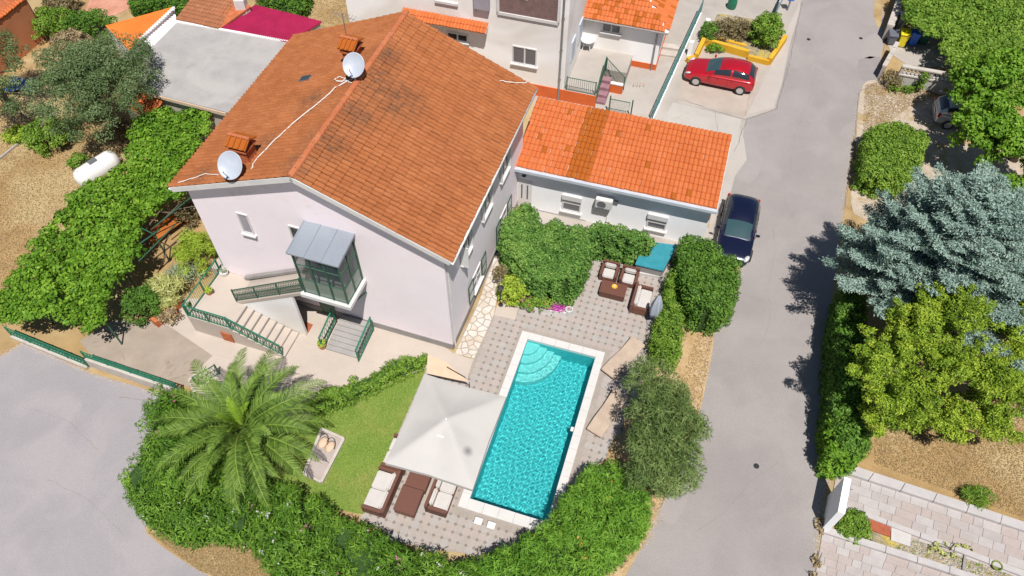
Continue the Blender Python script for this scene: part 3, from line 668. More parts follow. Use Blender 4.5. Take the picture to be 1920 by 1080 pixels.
def edge_grit(name, line, n, spread, mats, r=.02):
    mb = MB(); q = [P(*p) for p in line]
    for _ in range(n):
        i = random.randrange(len(q)-1); c = q[i].lerp(q[i+1], random.random()); c = c+Vector((random.gauss(0, spread), random.gauss(0, spread*.6), 0)); s = r*random.uniform(.4, 1.6); a = random.random()*3; mb.cm = random.randrange(len(mats))
        mb.add([Vector((c.x+math.cos(a+k*1.57)*s, c.y+math.sin(a+k*1.57)*s, .008)) for k in range(4)]+[Vector((c.x, c.y, .012+s*.6))], [(k, (k+1) % 4, 4) for k in range(4)])
    mb.obj(name, mats, None, kind='stuff')
edge_grit('edge_grit', [(1140,1085),(1215,1010),(1238,950),(1262,880),(1300,760),(1322,690),(1340,612),(1378,545),(1392,478)], 2600, .13, [M['verge'], M['stone'], M['gravel']])
edge_grit('edge_grit', [(1527,1085),(1535,995),(1551,900)], 700, .10, [M['soil'], M['stone'], M['plinth']]); edge_grit('edge_grit', [(1578,420),(1590,330),(1603,250),(1618,165),(1650,150),(1655,80)], 1800, .12, [M['gravel'], M['stone'], M['soil']])
edge_grit('edge_grit', [(0,668),(42,644),(172,702),(345,752)], 1000, .07, [M['verge'], M['stone'], M['soil']]); edge_grit('edge_grit', [(285,985),(370,1060),(470,1110)], 1500, .14, [M['verge'], M['soil'], M['stone']])
# repaired patches of asphalt and a worn strip
M['patch'] = mat('asphalt_patch', (.27,.245,.24), (.245,.225,.22), .8, 50, .14, .9, .35, 60); M['wear'] = mat('worn_asphalt', (.315,.288,.278), (.29,.266,.258), .5, 45, .14, .9, .3, 60)
for poly, mk in (([(1610,112),(1652,108),(1650,146),(1628,152),(1612,145)], 'patch'), ([(1640,62),(1656,66),(1652,104),(1612,108),(1615,80)], 'wear'), ([(1372,322),(1392,262),(1402,232),(1430,300),(1405,345)], 'wear'), ([(1235,955),(1265,900),(1290,930),(1262,985)], 'wear')):
    sheet('road_patch', smooth_poly(px_poly(poly), 2), .0095, M[mk])
# ---- cracks in the asphalt and the slabs
ck = MB()
def crack(pts, z, wd=.018):
    q = []
    for i in range(len(pts)-1):
        a, b = P(*pts[i], z), P(*pts[i+1], z); k = max(2, int((b-a).length/.25))
        for j in range(k): q.append(a.lerp(b, j/k)+Vector((random.gauss(0, .025), random.gauss(0, .025), 0)))
    for i in range(len(q)-1):
        d = (q[i+1]-q[i]).normalized(); n = Vector((-d.y, d.x, 0))*wd*random.uniform(.4, 1.2)
        ck.add([q[i]-n, q[i+1]-n, q[i+1]+n, q[i]+n], [(0, 1, 2, 3)])
crack([(1280,186),(1330,205),(1400,224),(1440,210),(1456,203),(1475,140),(1505,0)], .030); crack([(1340,207),(1347,250)], .030, .014); crack([(1400,224),(1375,290)], .030)
crack([(1412,140),(1397,222)], .032, .012); crack([(1660,60),(1656,150),(1612,170),(1602,260),(1582,400)], .024); crack([(222,745),(290,752),(345,765)], .016, .02)
crack([(1430,640),(1445,600),(1440,540),(1452,480),(1450,420)], .010, .006); crack([(1300,1000),(1360,960),(1410,900),(1470,860)], .010, .006); crack([(1480,320),(1490,250),(1520,180),(1530,120)], .010, .006); crack([(90,900),(170,940),(240,1010)], .013, .006); crack([(40,760),(130,790),(190,850)], .013, .006)
ck.obj('crack', M['inset'], None, kind='stuff')
md = MB()
for x, y in ((1418,874),(1614,72),(1516,74)): c = P(x, y); md.lathe([(.12, .0), (.12, .016), (.10, .018)], (c.x, c.y, 0), 12)
md.obj('drain_cover', M['black'], bpy.data.objects['road'])

# ================================================================== THE SWIMMING POOL
pool = T('swimming_pool', 'long rectangular turquoise swimming pool with white coping and curved entry steps', 'swimming pool', PF.w(0, 0, 0), PF.a)
def coping(u0, u1, v0, v1, n, along):
    for i in range(n):
        f0, f1 = i/n, (i+1)/n; g = .004
        if along == 'v': MB().box(u0, u1, v0+(v1-v0)*f0+g, v0+(v1-v0)*f1-g, -.06, .075).obj('coping_stone', M['pool_edge'], pool)
        else: MB().box(u0+(u1-u0)*f0+g, u0+(u1-u0)*f1-g, v0, v1, -.06, .075).obj('coping_stone', M['pool_edge'], pool)
coping(0, CI, -PLN, 0, 14, 'v'); coping(PWD-CI, PWD, -PLN, 0, 14, 'v'); coping(CI, PWD-CI, -CI, 0, 5, 'u'); coping(CI, PWD-CI, -PLN, -PLN+.45, 5, 'u')
u0, u1, v0, v1, dz = CI, PWD-CI, -PLN+.45, -CI, -1.35
MB().add([(u0,v0,dz),(u1,v0,dz),(u1,v1,dz),(u0,v1,dz),(u0,v0,-.06),(u1,v0,-.06),(u1,v1,-.06),(u0,v1,-.06)], [(0,1,2,3),(0,4,5,1),(1,5,6,2),(2,6,7,3),(3,7,4,0)]).obj('basin', M['pooltile'], pool)
for k, (rr, zz) in enumerate([(.6, -.22), (.95, -.42), (1.3, -.66), (1.65, -.92)]):
    pts = [(u0, v1)]+[(u0+rr*math.cos(-math.pi/2*j/14)*1.0, v1+rr*math.sin(-math.pi/2*j/14)*1.15) for j in range(15)]
    MB().prism(pts, dz, zz).obj('step', M['poolstep'], pool)
# water: a gently rippled sheet
nx, ny = 210, 520; gx = np.linspace(u0+.002, u1-.002, nx); gy = np.linspace(v0+.002, v1-.002, ny); X, Y = np.meshgrid(gx, gy)
Zw = np.full(X.shape, -.10)
for k_ in range(46):
    th_ = RNG.uniform(0, 2*math.pi); lam = RNG.uniform(.10, .32); Zw += .00026*(lam/.25)**1.3*np.sin((X*math.cos(th_)+Y*math.sin(th_))*2*math.pi/lam+RNG.uniform(0, 6.28))
mb = MB(); mb.add([(a, b, c) for a, b, c in zip(X.ravel(), Y.ravel(), Zw.ravel())], [(j*nx+i, j*nx+i+1, (j+1)*nx+i+1, (j+1)*nx+i) for j in range(ny-1) for i in range(nx-1)])
wo_ = mb.obj('water', M['water'], pool, smooth=True); wo_.cycles.is_caustics_caster = True
for o_ in pool.children:
    if o_.name.startswith(('basin', 'step')): o_.cycles.is_caustics_receiver = True
MB().box(u1-.001-.16, u1-.001, -4.2, -4.0, -.2, -.08).obj('skimmer', M['white'], pool)

# ================================================================== THE MAIN HOUSE
HF = Fr(-8.244, 20.364, -.316); HW, HL, ZE, ZR = 6.2, 10.96, 7.02, 9.61
def roofz(u): return ZR-abs(u)/HW*(ZR-ZE)
def roofpt(px, py, dz=0):
    z = 8.5
    for _ in range(30): u, v, _z = HF.l(px, py, z); z = roofz(u)+dz
    return Vector((u, v, z))
house = T('house', 'large pink-white two storey house under a weathered orange clay tile gable roof', 'house', HF.o, HF.a)
M['tile'] = tilemat('weathered_clay_tile', (.25,.080,.026), (.34,.118,.042), (.43,.165,.066), lichen=(.15,.055,.028), lich_amt=.57, spots=[(tuple(HF.w(*roofpt(x, y))), r) for x, y, r in ((700,150,1.7),(745,190,1.6),(610,265,1.3),(665,215,1.3),(560,305,1.0),(590,190,1.2),(720,105,1.2),(500,270,.9),(380,330,.8))])
wu0, wu1, wv0, wv1 = -5.73, 5.73, .36, 10.6
zz = lambda u: roofz(u)-.26
def bodymesh(u0, u1, v0, v1, z0):
    m = MB(); prof = [(u0, z0), (u1, z0), (u1, zz(u1)), (0, zz(0)), (u0, zz(u0))]; n = 5
    vs = [(a, v0, b) for a, b in prof]+[(a, v1, b) for a, b in prof]
    return m.add(vs, [(0,1,2,3,4), (9,8,7,6,5)]+[(i, 5+i, 5+(i+1) % 5, (i+1) % 5) for i in range(5)])
bodymesh(wu0, wu1, wv0, wv1, -.1).obj('wall', M['wall'], house)
pm = MB(); pm.box(wu0-.03, wu1+.03, wv0-.03, wv1+.03, -.1, .42); pm.obj('plinth', M['plinth'], house)
for s in (-1, 1):
    pm = MB(); a = (s*HW, 0, ZE-.05); b = (s*HW, HL, ZE-.05); c = (0, HL, ZR-.05); d = (0, 0, ZR-.05)
    pm.slab([(a[0], a[1]+.02, a[2]), (b[0], b[1]-.02, b[2]), (c[0], c[1]-.02, c[2]), (d[0], d[1]+.02, d[2])], .14); pm.obj('roof', M['white'], house)
    for v in (-.02, HL-.01):
        q = MB(); q.slab([(s*(HW+.02), v, ZE-.02), (s*(HW+.02), v+.035, ZE-.02), (0, v+.035, ZR-.02), (0, v, ZR-.02)], .24); q.obj('fascia_board', M['white'], house)
    gt = MB(); gt.tube([(s*(HW+.05), -.02, ZE-.13), (s*(HW+.05), HL, ZE-.13)], .07, 8); gt.obj('gutter', M['white'], house, smooth=True)
sl_ = math.hypot(HW, ZR-ZE)
tile_roof(house, [((HW+.04, 0, ZE-.01), (0,1,0), (-HW,0,ZR-ZE), HL, sl_, None), ((-HW-.04, 0, ZE-.01), (0,1,0), (HW,0,ZR-ZE), HL, sl_, None)], .215, .40, lambda x, y: M['tile'], 300, Matrix.Translation(HF.o) @ Matrix.Rotation(HF.a, 4, 'Z'))
ridge_tiles(house, (0, -.03, ZR+.02), (0, HL+.03, ZR+.02), M['ridge'], .14)
MB().tube([(wu1+.08, wv0+.12, .1), (wu1+.08, wv0+.12, ZE-.35), (HW+.05, wv0+.12, ZE-.15)], .04, 8).obj('downpipe', M['white'], house)
def window(parent, axis, pos, a0, a1, z0, z1, frame='white', glass='greyglass', d=.05, mull=1, sill=True, fw=.07, outward=-1, rows=0, blind=0):
    """axis 'v': on a wall facing -v at v=pos, a = u range; axis 'u': on a wall facing +u at u=pos, a = v range"""
    def bx(m, p0, p1, q0, q1, t0, t1):
        if axis == 'v': m.box(p0, p1, pos-t1, pos-t0, q0, q1)
        else: m.box(pos+t0, pos+t1, p0, p1, q0, q1)
        return m
    f = MB(); bx(f, a0, a0+fw, z0, z1, 0, d); bx(f, a1-fw, a1, z0, z1, 0, d); bx(f, a0+fw, a1-fw, z0, z0+fw, 0, d); bx(f, a0+fw, a1-fw, z1-fw, z1, 0, d)
    w_ = f.obj('window', M[frame], parent)
    m = MB()
    for k in range(mull): x = a0+(a1-a0)*(k+1)/(mull+1); bx(m, x-.035, x+.035, z0+fw, z1-fw, 0, d-.01)
    for k in range(rows): z = z0+(z1-z0)*(k+1)/(rows+1); bx(m, a0+fw, a1-fw, z-.02, z+.02, 0, d-.015)
    if m.v: m.obj('mullion', M[frame], w_)
    for k in range(mull+1):
        x0 = a0+(a1-a0)*k/(mull+1)+.05; x1 = a0+(a1-a0)*(k+1)/(mull+1)-.05; bx(MB(), x0, x1, z0+fw, z1-fw, -.05, .012).obj('pane', M[glass], w_)
    if sill: bx(MB(), a0-.08, a1+.08, z0-.06, z0-.002, 0, d+.12).obj('sill', M['white'], w_)
    if blind: bx(MB(), a0-.02, a1+.02, z1-blind, z1+.03, d, d+.10).obj('blind_box', M['white'], w_)
    return w_
window(house, 'v', wv0, -3.62, -3.08, 4.80, 6.06, mull=0, glass='curtain')
a = HF.onv(541, 424, wv0); b = HF.onv(556, 455, wv0); window(house, 'v', wv0, min(a[0], b[0]), min(a[0], b[0])+.55, b[1]-.1, a[1]+.1, mull=0, glass='dark')
for v0_, v1_ in ((2.75, 4.15), (6.6, 8.0)):
    wn = window(house, 'u', wu1, v0_+.35, v1_, .85, 1.95, glass='curtain', mull=1, rows=1)
    for x, sgn in ((v0_+.33, -1), (v1_+.02, 1)):          # folded-back white shutters
        sh = MB(); x0, x1 = (x-.62, x) if sgn < 0 else (x, x+.62)
        for p_ in ((x0, x0+.06), (x1-.06, x1)): sh.box(wu1+.05, wu1+.09, p_[0], p_[1], .75, 2.05)
        for q_ in ((.75, .83), (1.97, 2.05), (1.36, 1.42)): sh.box(wu1+.05, wu1+.09, x0+.06, x1-.06, q_[0], q_[1])
        s_ = sh.obj('shutter', M['dkgreen'], house); MB().box(wu1+.055, wu1+.075, x0+.06, x1-.06, .83, 1.97).obj('louvre_panel', M['white'], s_)
for v0_ in (1.95, 4.6, 7.1):
    wn = window(house, 'u', wu1, v0_, v0_+1.1, 4.35, 5.65, glass='dark', mull=1)
    for x in (v0_-.03, v0_+1.13):
        sh = MB(); sh.box(wu1+.05, wu1+(.40 if x < 2.2 else .16), x-.02, x+.02, 4.3, 5.6); sh.obj('shutter', M['white'], house)
# chimneys: parts of the house, their caps one level deeper
def chimney(px, py, sx, sy, h, capz, label):
    p = roofpt(px, py); z0 = p.z-.5; m = MB(); m.box(p.x-sx/2, p.x+sx/2, p.y-sy/2, p.y+sy/2, z0, p.z+h); c = m.obj('chimney', M['brick'], house, label=label)
    for k in range(int((h+.3)/.14)):
        zb = p.z-.2+k*.14; MB().box(p.x-sx/2-.012, p.x+sx/2+.012, p.y-sy/2-.012, p.y+sy/2+.012, zb, zb+.10).obj('brick_course', M['brick'], c)
    MB().box(p.x-sx/2-.09, p.x+sx/2+.09, p.y-sy/2-.09, p.y+sy/2+.09, p.z+h, p.z+h+.07).obj('cap_slab', M['brick'], c)
    for a_ in (-1, 1):
        for b_ in (-1, 1): MB().box(p.x+a_*(sx/2-.03)-.06, p.x+a_*(sx/2-.03)+.06, p.y+b_*(sy/2-.03)-.06, p.y+b_*(sy/2-.03)+.06, p.z+h+.07, p.z+h+.25).obj('cap_pillar', M['brick'], c)
    MB().slab([(p.x-sx/2-.14, p.y-sy/2-.14, p.z+h+.25), (p.x+sx/2+.14, p.y-sy/2-.14, p.z+h+.25), (p.x+sx/2+.14, p.y, p.z+h+.47), (p.x-sx/2-.14, p.y, p.z+h+.47)], .05).obj('cap_tile', M['tile_mid'], c)
    MB().slab([(p.x-sx/2-.14, p.y, p.z+h+.47), (p.x+sx/2+.14, p.y, p.z+h+.47), (p.x+sx/2+.14, p.y+sy/2+.14, p.z+h+.25), (p.x-sx/2-.14, p.y+sy/2+.14, p.z+h+.25)], .05).obj('cap_tile', M['tile_mid'], c)
    for k in range(4):
        x = p.x-sx/2-.05+k*(sx+.1)/3; MB().tube([(x, p.y-sy/2-.14, p.z+h+.27), (x, p.y, p.z+h+.49)], .05, 6).obj('cap_roll', M['tile_mid'], c)
    MB().tube([(p.x-sx/2-.16, p.y, p.z+h+.50), (p.x+sx/2+.16, p.y, p.z+h+.50)], .07, 8).obj('cap_ridge', M['ridge'], c)
    return c
chimney(464, 300, .62, .62, .75, 0, 'stepped brick chimney with a tiled cap near the front gable'); chimney(663, 112, .5, .75, .6, 0, 'brick chimney behind the upper satellite dish')
p = roofpt(573, 150); sk = MB(); sk.slab([(p.x-.28, p.y-.2, roofz(p.x-.28)+.12), (p.x+.28, p.y-.2, roofz(p.x+.28)+.12), (p.x+.28, p.y+.2, roofz(p.x+.28)+.12), (p.x-.28, p.y+.2, roofz(p.x-.28)+.12)], .1); s_ = sk.obj('roof_window', M['metal'], house)
sk = MB(); sk.slab([(p.x-.23, p.y-.16, roofz(p.x-.23)+.135), (p.x+.23, p.y-.16, roofz(p.x+.23)+.135), (p.x+.23, p.y+.16, roofz(p.x+.23)+.135), (p.x-.23, p.y+.16, roofz(p.x-.23)+.135)], .02); sk.obj('pane', M['dark'], s_)
# satellite dishes, aerial and cables
def dish(px, py, zc, rad, label, foot):
    l = HF.l(px, py, zc); c = HF.w(l[0], l[1], zc); rt = T('satellite_dish', label, 'satellite dish', c, 0, 'satellite dishes on the house roof')
    n = Vector((-.12, -.72, .68)).normalized(); x = n.cross(Vector((0,0,1))).normalized(); y = x.cross(n); mt = Matrix((x, y, n)).transposed()
    m = MB(); prof = [(0.001, -.10), (rad*.35, -.088), (rad*.7, -.045), (rad*.93, 0), (rad, .02), (rad*1.01, .0), (rad*.7, -.07), (.001, -.13)]
    m.lathe(prof, (0,0,0), 28, sy=1.1); m.v = [tuple(mt @ Vector(v)) for v in m.v]; m.obj('reflector', M['dish'], rt, smooth=True)
    f = HF.w(*foot)-c; m = MB(); m.tube([-n*.12, -n*.3-Vector((0,0,.1)), Vector((f.x, f.y, f.z+.3)), f], .028, 8); m.obj('mast', M['metal'], rt)
    arm = mt @ Vector((0, -rad*.95, 0)); tip = mt @ Vector((0, -rad*.5, .55)); m = MB(); m.tube([arm, tip], .016, 6); m.obj('feed_arm', M['metal'], rt)
    m = MB(); m.tube([tip-n*.06, tip+n*.05], .04, 8); m.obj('receiver', M['white'], rt); return rt
f1 = roofpt(445, 335); f2 = roofpt(668, 158)
dish(431, 310, f1.z+.65, .50, 'white satellite dish over the front gable beside the brick chimney', (f1.x, f1.y, f1.z))
dish(663, 122, f2.z+.72, .46, 'white satellite dish high on the ridge of the tiled roof', (f2.x, f2.y, f2.z))
an = T('tv_aerial', 'thin metal television aerial standing behind the upper satellite dish', 'aerial', HF.w(*roofpt(655, 95)), HF.a)
m = MB(); m.tube([(0,0,0), (0,0,1.9)], .02, 6); m.obj('mast', M['metal'], an)
m = MB(); m.tube([(-.55,.1,1.75), (.65,-.1,1.75)], .012, 5)
for k in range(8): x = -.5+k*.15; m.tube([(x, .1-(x+.55)*.17-.28, 1.75), (x, .1-(x+.55)*.17+.28, 1.75)], .008, 4)
m.obj('antenna_rods', M['metal'], an)
def cable(label, pl, r=.022, dz=.10):
    q = [HF.w(*roofpt(x, y, dz)) for x, y in pl]; o = q[0]; q2 = []
    for i in range(len(q)-1):
        for j in range(4): q2.append(q[i].lerp(q[i+1], j/4)-o+Vector((random.gauss(0, .015), random.gauss(0, .015), random.uniform(0, .03))))
    q2.append(q[-1]-o); ob = MB().tube(q2, r, 6).obj('cable', M['cable'], None, label=label, cat='cable'); ob.location = o; return ob
cable('long white cable running down the tiles between the two satellite dishes', [(470,318),(480,300),(515,262),(548,232),(590,200),(628,165),(655,150),(668,146)])
cable('short white cable lying near the left front eave', [(335,343),(360,335),(385,326),(410,328)], .018); cable('coil of white cable beside the upper satellite dish', [(628,150),(636,144),(648,147),(640,154),(630,152),(650,152),(662,158)], .022)
cable('short white cable lying near the right end of the roof', [(938,152),(960,155),(985,156),(990,152)], .02)

# ---- glazed porch on the front wall
PC = HF.w(.82, -.4, 3.55); porch = T('glazed_porch', 'glazed green-framed entrance porch with a zinc roof on the pink gable wall', 'porch', PC, HF.a)
def pl(u, v, z): return (u-.82, v+.4, z-3.55)
A0, A1, B0, B1 = -.22, 1.86, -1.13, .355
m = MB(); m.box(A0-.82-.12, A1-.82+.12, B0+.4-.12, B1+.4-.01, 0, .2); m.obj('floor_slab', M['white'], porch)
zt, zb = 6.50, 3.76; zf = 6.36
m = MB(); m.slab([pl(A0-.1, B0-.12, zf+.12), pl(A1+.1, B0-.12, zf+.12), pl(A1+.1, B1, zt+.2), pl(A0-.1, B1, zt+.2)], .09); rf = m.obj('roof', M['zinc'], porch)
for k in range(4):
    x = A0-.08+(A1-A0+.16)*k/3; m = MB(); q = [pl(x-.02, B0-.12, zf+.155), pl(x+.02, B0-.12, zf+.155), pl(x+.02, B1, zt+.235), pl(x-.02, B1, zt+.235)]; m.slab(q, .035); m.obj('seam', M['zinc'], rf)
def post(u, v, w_=.07): 
    m = MB(); a, b, c = pl(u, v, zb); m.box(a-w_/2, a+w_/2, b-w_/2, b+w_/2, c, zf-3.55+.03); m.obj('post', M['dkgreen'], porch)
ups = [A0+.04, A0+.72, A0+1.40, A1-.04]
for u in ups: post(u, B0+.04)
for v in (B1-.06, -.38): post(A0+.04, v); post(A1-.04, v)
for z in (zb+.04, zb+.95, zb+1.9, zf-.02):
    m = MB(); a = pl(A0+.04, B0+.04, z); b = pl(A1-.04, B0+.04, z); m.tube([a, b], .03, 4)
    m.tube([pl(A1-.04, B0+.04, z), pl(A1-.04, B1-.06, z)], .03, 4); m.obj('rail', M['dkgreen'], porch)
for i in range(3):
    for z0, z1, g in ((zb+.05, zb+.93, 'frost'), (zb+.98, zb+1.88, 'glass'), (zb+1.92, zf-.04, 'glass')):
        a = pl(ups[i]+.05, B0+.035, z0); b = pl(ups[i+1]-.05, B0+.045, z1); MB().box(a[0], b[0], a[1], b[1], a[2], b[2]).obj('pane', M[g], porch)
for v0_, v1_ in ((B0+.08, -.42), (-.34, B1-.1)):
    for z0, z1, g in ((zb+.05, zb+.93, 'frost'), (zb+.98, zb+1.88, 'glass'), (zb+1.92, zf-.04, 'glass')):
        a = pl(A1-.045, v0_, z0); b = pl(A1-.035, v1_, z1); MB().box(a[0], b[0], a[1], b[1], a[2], b[2]).obj('pane', M[g], porch)
a = pl(A0+.035, B0+.08, zb+1.95); b = pl(A0+.045, B1-.1, zf-.04); MB().box(a[0], b[0], a[1], b[1], a[2], b[2]).obj('pane', M['glass'], porch)
a = pl(.55, B1-.06, zb); b = pl(1.5, B1-.01, zb+2.1); dr = MB().box(a[0], b[0], a[1], b[1], a[2], b[2]).obj('door', M['dkgreen'], porch)
a = pl(.68, B1-.08, zb+1.0); b = pl(1.37, B1-.055, zb+1.95); MB().box(a[0], b[0], a[1], b[1], a[2], b[2]).obj('pane', M['dark'], dr)
for u in (A0+.05, A1-.05):
    m = MB(); m.tube([pl(u, B0+.05, 3.57), pl(u, B1-.02, 2.75)], .05, 6); m.obj('bracket', M['dkgreen'], porch)

# ---- stair, landing, ramped flight and lower steps in front of the gable
SO = HF.w(-3.75, -2.5, 0); stair = T('entrance_staircase', 'pale concrete entrance stair and raised landing at the left of the gable wall', 'staircase', SO, HF.a)
def sp(u, v): return (u+3.75, v+2.5)
m = MB(); m.prism([sp(*q) for q in ((-6.0,.33),(-6.0,-2.5),(-3.76,-2.5),(-3.76,.33))], 0, 1.2); m.obj('landing', M['terrace'], stair)
for k in range(7):
    u0_ = -3.75+k*.345; z1_ = 1.2-(k+1)*.15; m = MB(); a = sp(u0_, -2.5); b = sp(u0_+.345, -1.14)
    if z1_ > .01: m.box(a[0], b[0], a[1], b[1], 0, z1_); st_ = m.obj('step', M['terrace'], stair)
    if k < 6: MB().box(a[0]-.03, a[0]+.012, a[1]+.01, b[1]-.01, z1_+.105, z1_+.156).obj('nosing', M['plinth'], stair)
rz = lambda u: 1.2+(u+4.3)/(4.05)*2.52
m = MB(); m.add([sp(-4.3,-1.10)+(.6,), sp(-.98,-1.10)+(.0,), sp(-.98,-1.10)+(rz(-.98)-.04,), sp(-4.3,-1.10)+(1.2,), sp(-4.3,-.98)+(.6,), sp(-.98,-.98)+(.0,), sp(-.98,-.98)+(rz(-.98)-.04,), sp(-4.3,-.98)+(1.2,)],
     [(0,1,2,3),(7,6,5,4),(1,5,6,2),(3,2,6,7)]); m.obj('side_wall', M['whitewall'], stair)
m = MB(); m.slab([sp(-4.3,-1.12)+(rz(-4.3)+.02,), sp(-.23,-1.12)+(rz(-.23),), sp(-.23,.325)+(rz(-.23),), sp(-4.3,.325)+(rz(-4.3)+.02,)], .16); m.obj('flight', M['terrace'], stair)
m = MB(); m.slab([sp(-4.6,.14)+(rz(-4.3)+.16,), sp(-.3,.14)+(rz(-.25)+.14,), sp(-.3,.325)+(rz(-.25)+.14,), sp(-4.6,.325)+(rz(-4.3)+.16,)], .14); m.obj('wall_kerb', M['plinth'], stair)
a = sp(-5.0, -2.53); MB().box(a[0]+.55, a[0]+1.1, a[1]-.03, a[1]+.01, .1, .75).obj('grille', M['brick'], stair)
def hw(u, v, z): return HF.w(u, v, z)
railing('railing', 'green lattice railing down the front edge of the entrance stair', [hw(-5.97,-2.47,1.2), hw(-3.8,-2.47,1.2), hw(-1.45,-2.47,.12)], .85, M['green'], style='x', spacing=.15, rail=.035)
railing('railing', 'green railing along the left edge of the raised landing', [hw(-5.95,.25,1.2), hw(-5.95,-2.42,1.2)], .85, M['green'], style='bar', spacing=.11, rail=.035)
railing('railing', 'dark green two-band railing beside the flight up to the porch', [hw(-4.3,-1.06,1.22), hw(-.32,-1.06,3.70)], .85, M['dkgreen'], style='x', spacing=.11, lattice_rows=2)
railing('railing', 'green lattice railing beside the left wall of the pink house', [hw(-6.0,.6,1.2), hw(-6.1,3.6,1.2)], .9, M['green'], style='x', spacing=.15, rail=.035)
m = MB(); m.prism([tuple(HF.w(u, v)[:2]) for u, v in ((-6.5,.3),(-5.75,.3),(-5.75,5),(-6.5,5))], 0, 1.19); o_ = m.obj('side_walk', M['terrace'], None, kind='structure')
LS = HF.w(.2, -1.5, 0); ls = T('lower_steps', 'short flight of grey grooved steps between two green railings', 'steps', LS, HF.a)
M['grooved'] = mat('grooved_step', (.33,.315,.30), (.29,.275,.265), 1.5, 40, .12)
for k in range(7): MB().box(0, 1.6, k*.25, k*.25+.246 if k < 6 else 1.80, 0, .04+.05*(k+1)).obj('step', M['grooved'], ls)
railing('railing', 'green lattice railing left of the grooved steps under the porch', [hw(.08,-.1,.35), hw(.08,-1.55,.03)], .95, M['green'], style='x', spacing=.17, rail=.04)
railing('railing', 'green lattice railing right of the grooved steps under the porch', [hw(1.92,.0,.35), hw(1.92,-1.62,.03)], .95, M['green'], style='x', spacing=.17, rail=.04)
dg = MB(); a = HF.onv(562, 590, wv0); dg.box(-1.0, -.25, -.04, 0, 0, 2.15); o_ = dg.obj('cellar_door', M['dkgreen'], house); o_.location = (0.1, wv0-.001, .05)
mt_ = MB().prism([P(572,603)-P(572,615), P(587,609)-P(572,615), P(575,629)-P(572,615), P(556,621)-P(572,615)], 0, .02).obj('door_mat', M['redmat'], None, label='rust red door mat on the paving below the porch', cat='door mat'); mt_.location = P(572,615,.036)

# ================================================================== THE ANNEX
AF = Fr(-.03, 27.55, R(-16.4)); AW, AD, AZ0, AZ1 = 10.08, 4.55, 3.2, 3.95
annex = T('annex', 'low white annex with a bright orange tiled lean-to roof and two shuttered windows', 'annex', AF.o, AF.a)
av = .42; MB().box(.12, AW-.18, av, AD-.05, -.1, 2.98).obj('wall', M['bluewhite'], annex)
m = MB(); m.add([(.12,av,2.98),(AW-.18,av,2.98),(AW-.18,AD-.05,2.98),(.12,AD-.05,2.98),(.12,av,AZ0-.07),(AW-.18,av,AZ0-.07),(AW-.18,AD-.05,AZ1-.13),(.12,AD-.05,AZ1-.13)], [(0,1,5,4),(1,2,6,5),(2,3,7,6),(3,0,4,7)]); m.obj('upper_wall', M['bluewhite'], annex)
m = MB(); m.slab([(0,.05,AZ0-.05),(AW,.05,AZ0-.05),(AW,AD,AZ1-.05),(0,AD,AZ1-.05)], .10); m.obj('roof', M['white'], annex)
def am(x, y): return M['tile_mid'] if (2.62 < x < 3.75 or (1.95 < x < 2.7 and y < .4 and False)) else (M['tile_mid'] if random.random() < .03 else M['tile_new'])
tile_roof(annex, [((.02, .10, AZ0-.03), (1,0,0), (0,AD-.1,AZ1-AZ0), AW-.04, math.hypot(AD-.1, AZ1-AZ0), None)], .225, .38, am, 300, Matrix.Translation(AF.o) @ Matrix.Rotation(AF.a, 4, 'Z'))
M['paleblue'] = plain('pale_gutter', (.50,.54,.60), .5)
MB().box(-.02, AW+.02, -.10, .085, AZ0-.20, AZ0-.035).obj('gutter', M['paleblue'], annex); MB().box(0, AW, .13, .16, AZ0-.34, AZ0-.17).obj('fascia_board', M['white'], annex)
MB().box(-.02, .10, 0.1, AD, AZ0+.0, AZ0+.05).obj('edge_trim', M['white'], annex)
for q in range(20): pass
for (xa, ya, xb, yb) in ((1056,362,1094,403), (1217,398,1259,438)):
    a = AF.onv(xa, ya, av); b = AF.onv(xb, yb, av); c = AF.onv(xa, yb-9, av); uu = min(a[0], c[0]); wn = window(annex, 'v', av, uu, uu+.98, b[1]+.1, a[1]-.02, mull=0, glass='greyglass', rows=0, blind=.28)
    z1_ = a[1]-.32; MB().box(uu+.06, uu+.92, av-.045, av-.02, z1_-.32, z1_).obj('roller_blind', M['white'], wn)
a = AF.onv(1000, 392, av); MB().box(a[0], AF.onv(1098,416,av)[0], av-.04, av, a[1]-.02, a[1]+.04).obj('ledge', M['plinth'], annex)
a = AF.onv(966, 345, av); b = AF.onv(998, 375, av); dr = MB().box(.2, .95, av-.03, av+.01, 0.02, 2.05).obj('door', M['white'], annex); [MB().box(x, x+.07, av-.045, av-.028, .7, 1.7).obj('pane', M['greyglass'], dr) for x in (.38, .68)]
c = AF.onv(1135, 372, av); ac = T('air_conditioner', 'pale grey wall-mounted box unit between the annex windows', 'air conditioner', AF.w(c[0], av-.2, c[1]-.35), AF.a)
MB().box(-.42, .42, -.22, .19, 0, .6).obj('casing', M['white'], ac, bevel=.03); MB().lathe([(.01, -.0), (.2, -.0), (.23, -.02), (.23, .01), (.01, .01)], (-.1, -.225, .3), 20, 'Y').obj('fan_grille', M['metal'], ac)
for x in (-.3, .3): MB().box(x-.02, x+.02, -.2, .2, -.05, -.002).obj('bracket', M['metal'], ac)
MB().tube([(.2,.1,0), (.2,.15,-.5), (.22,.17,-1.3)], .015, 6).obj('hose', M['white'], ac)
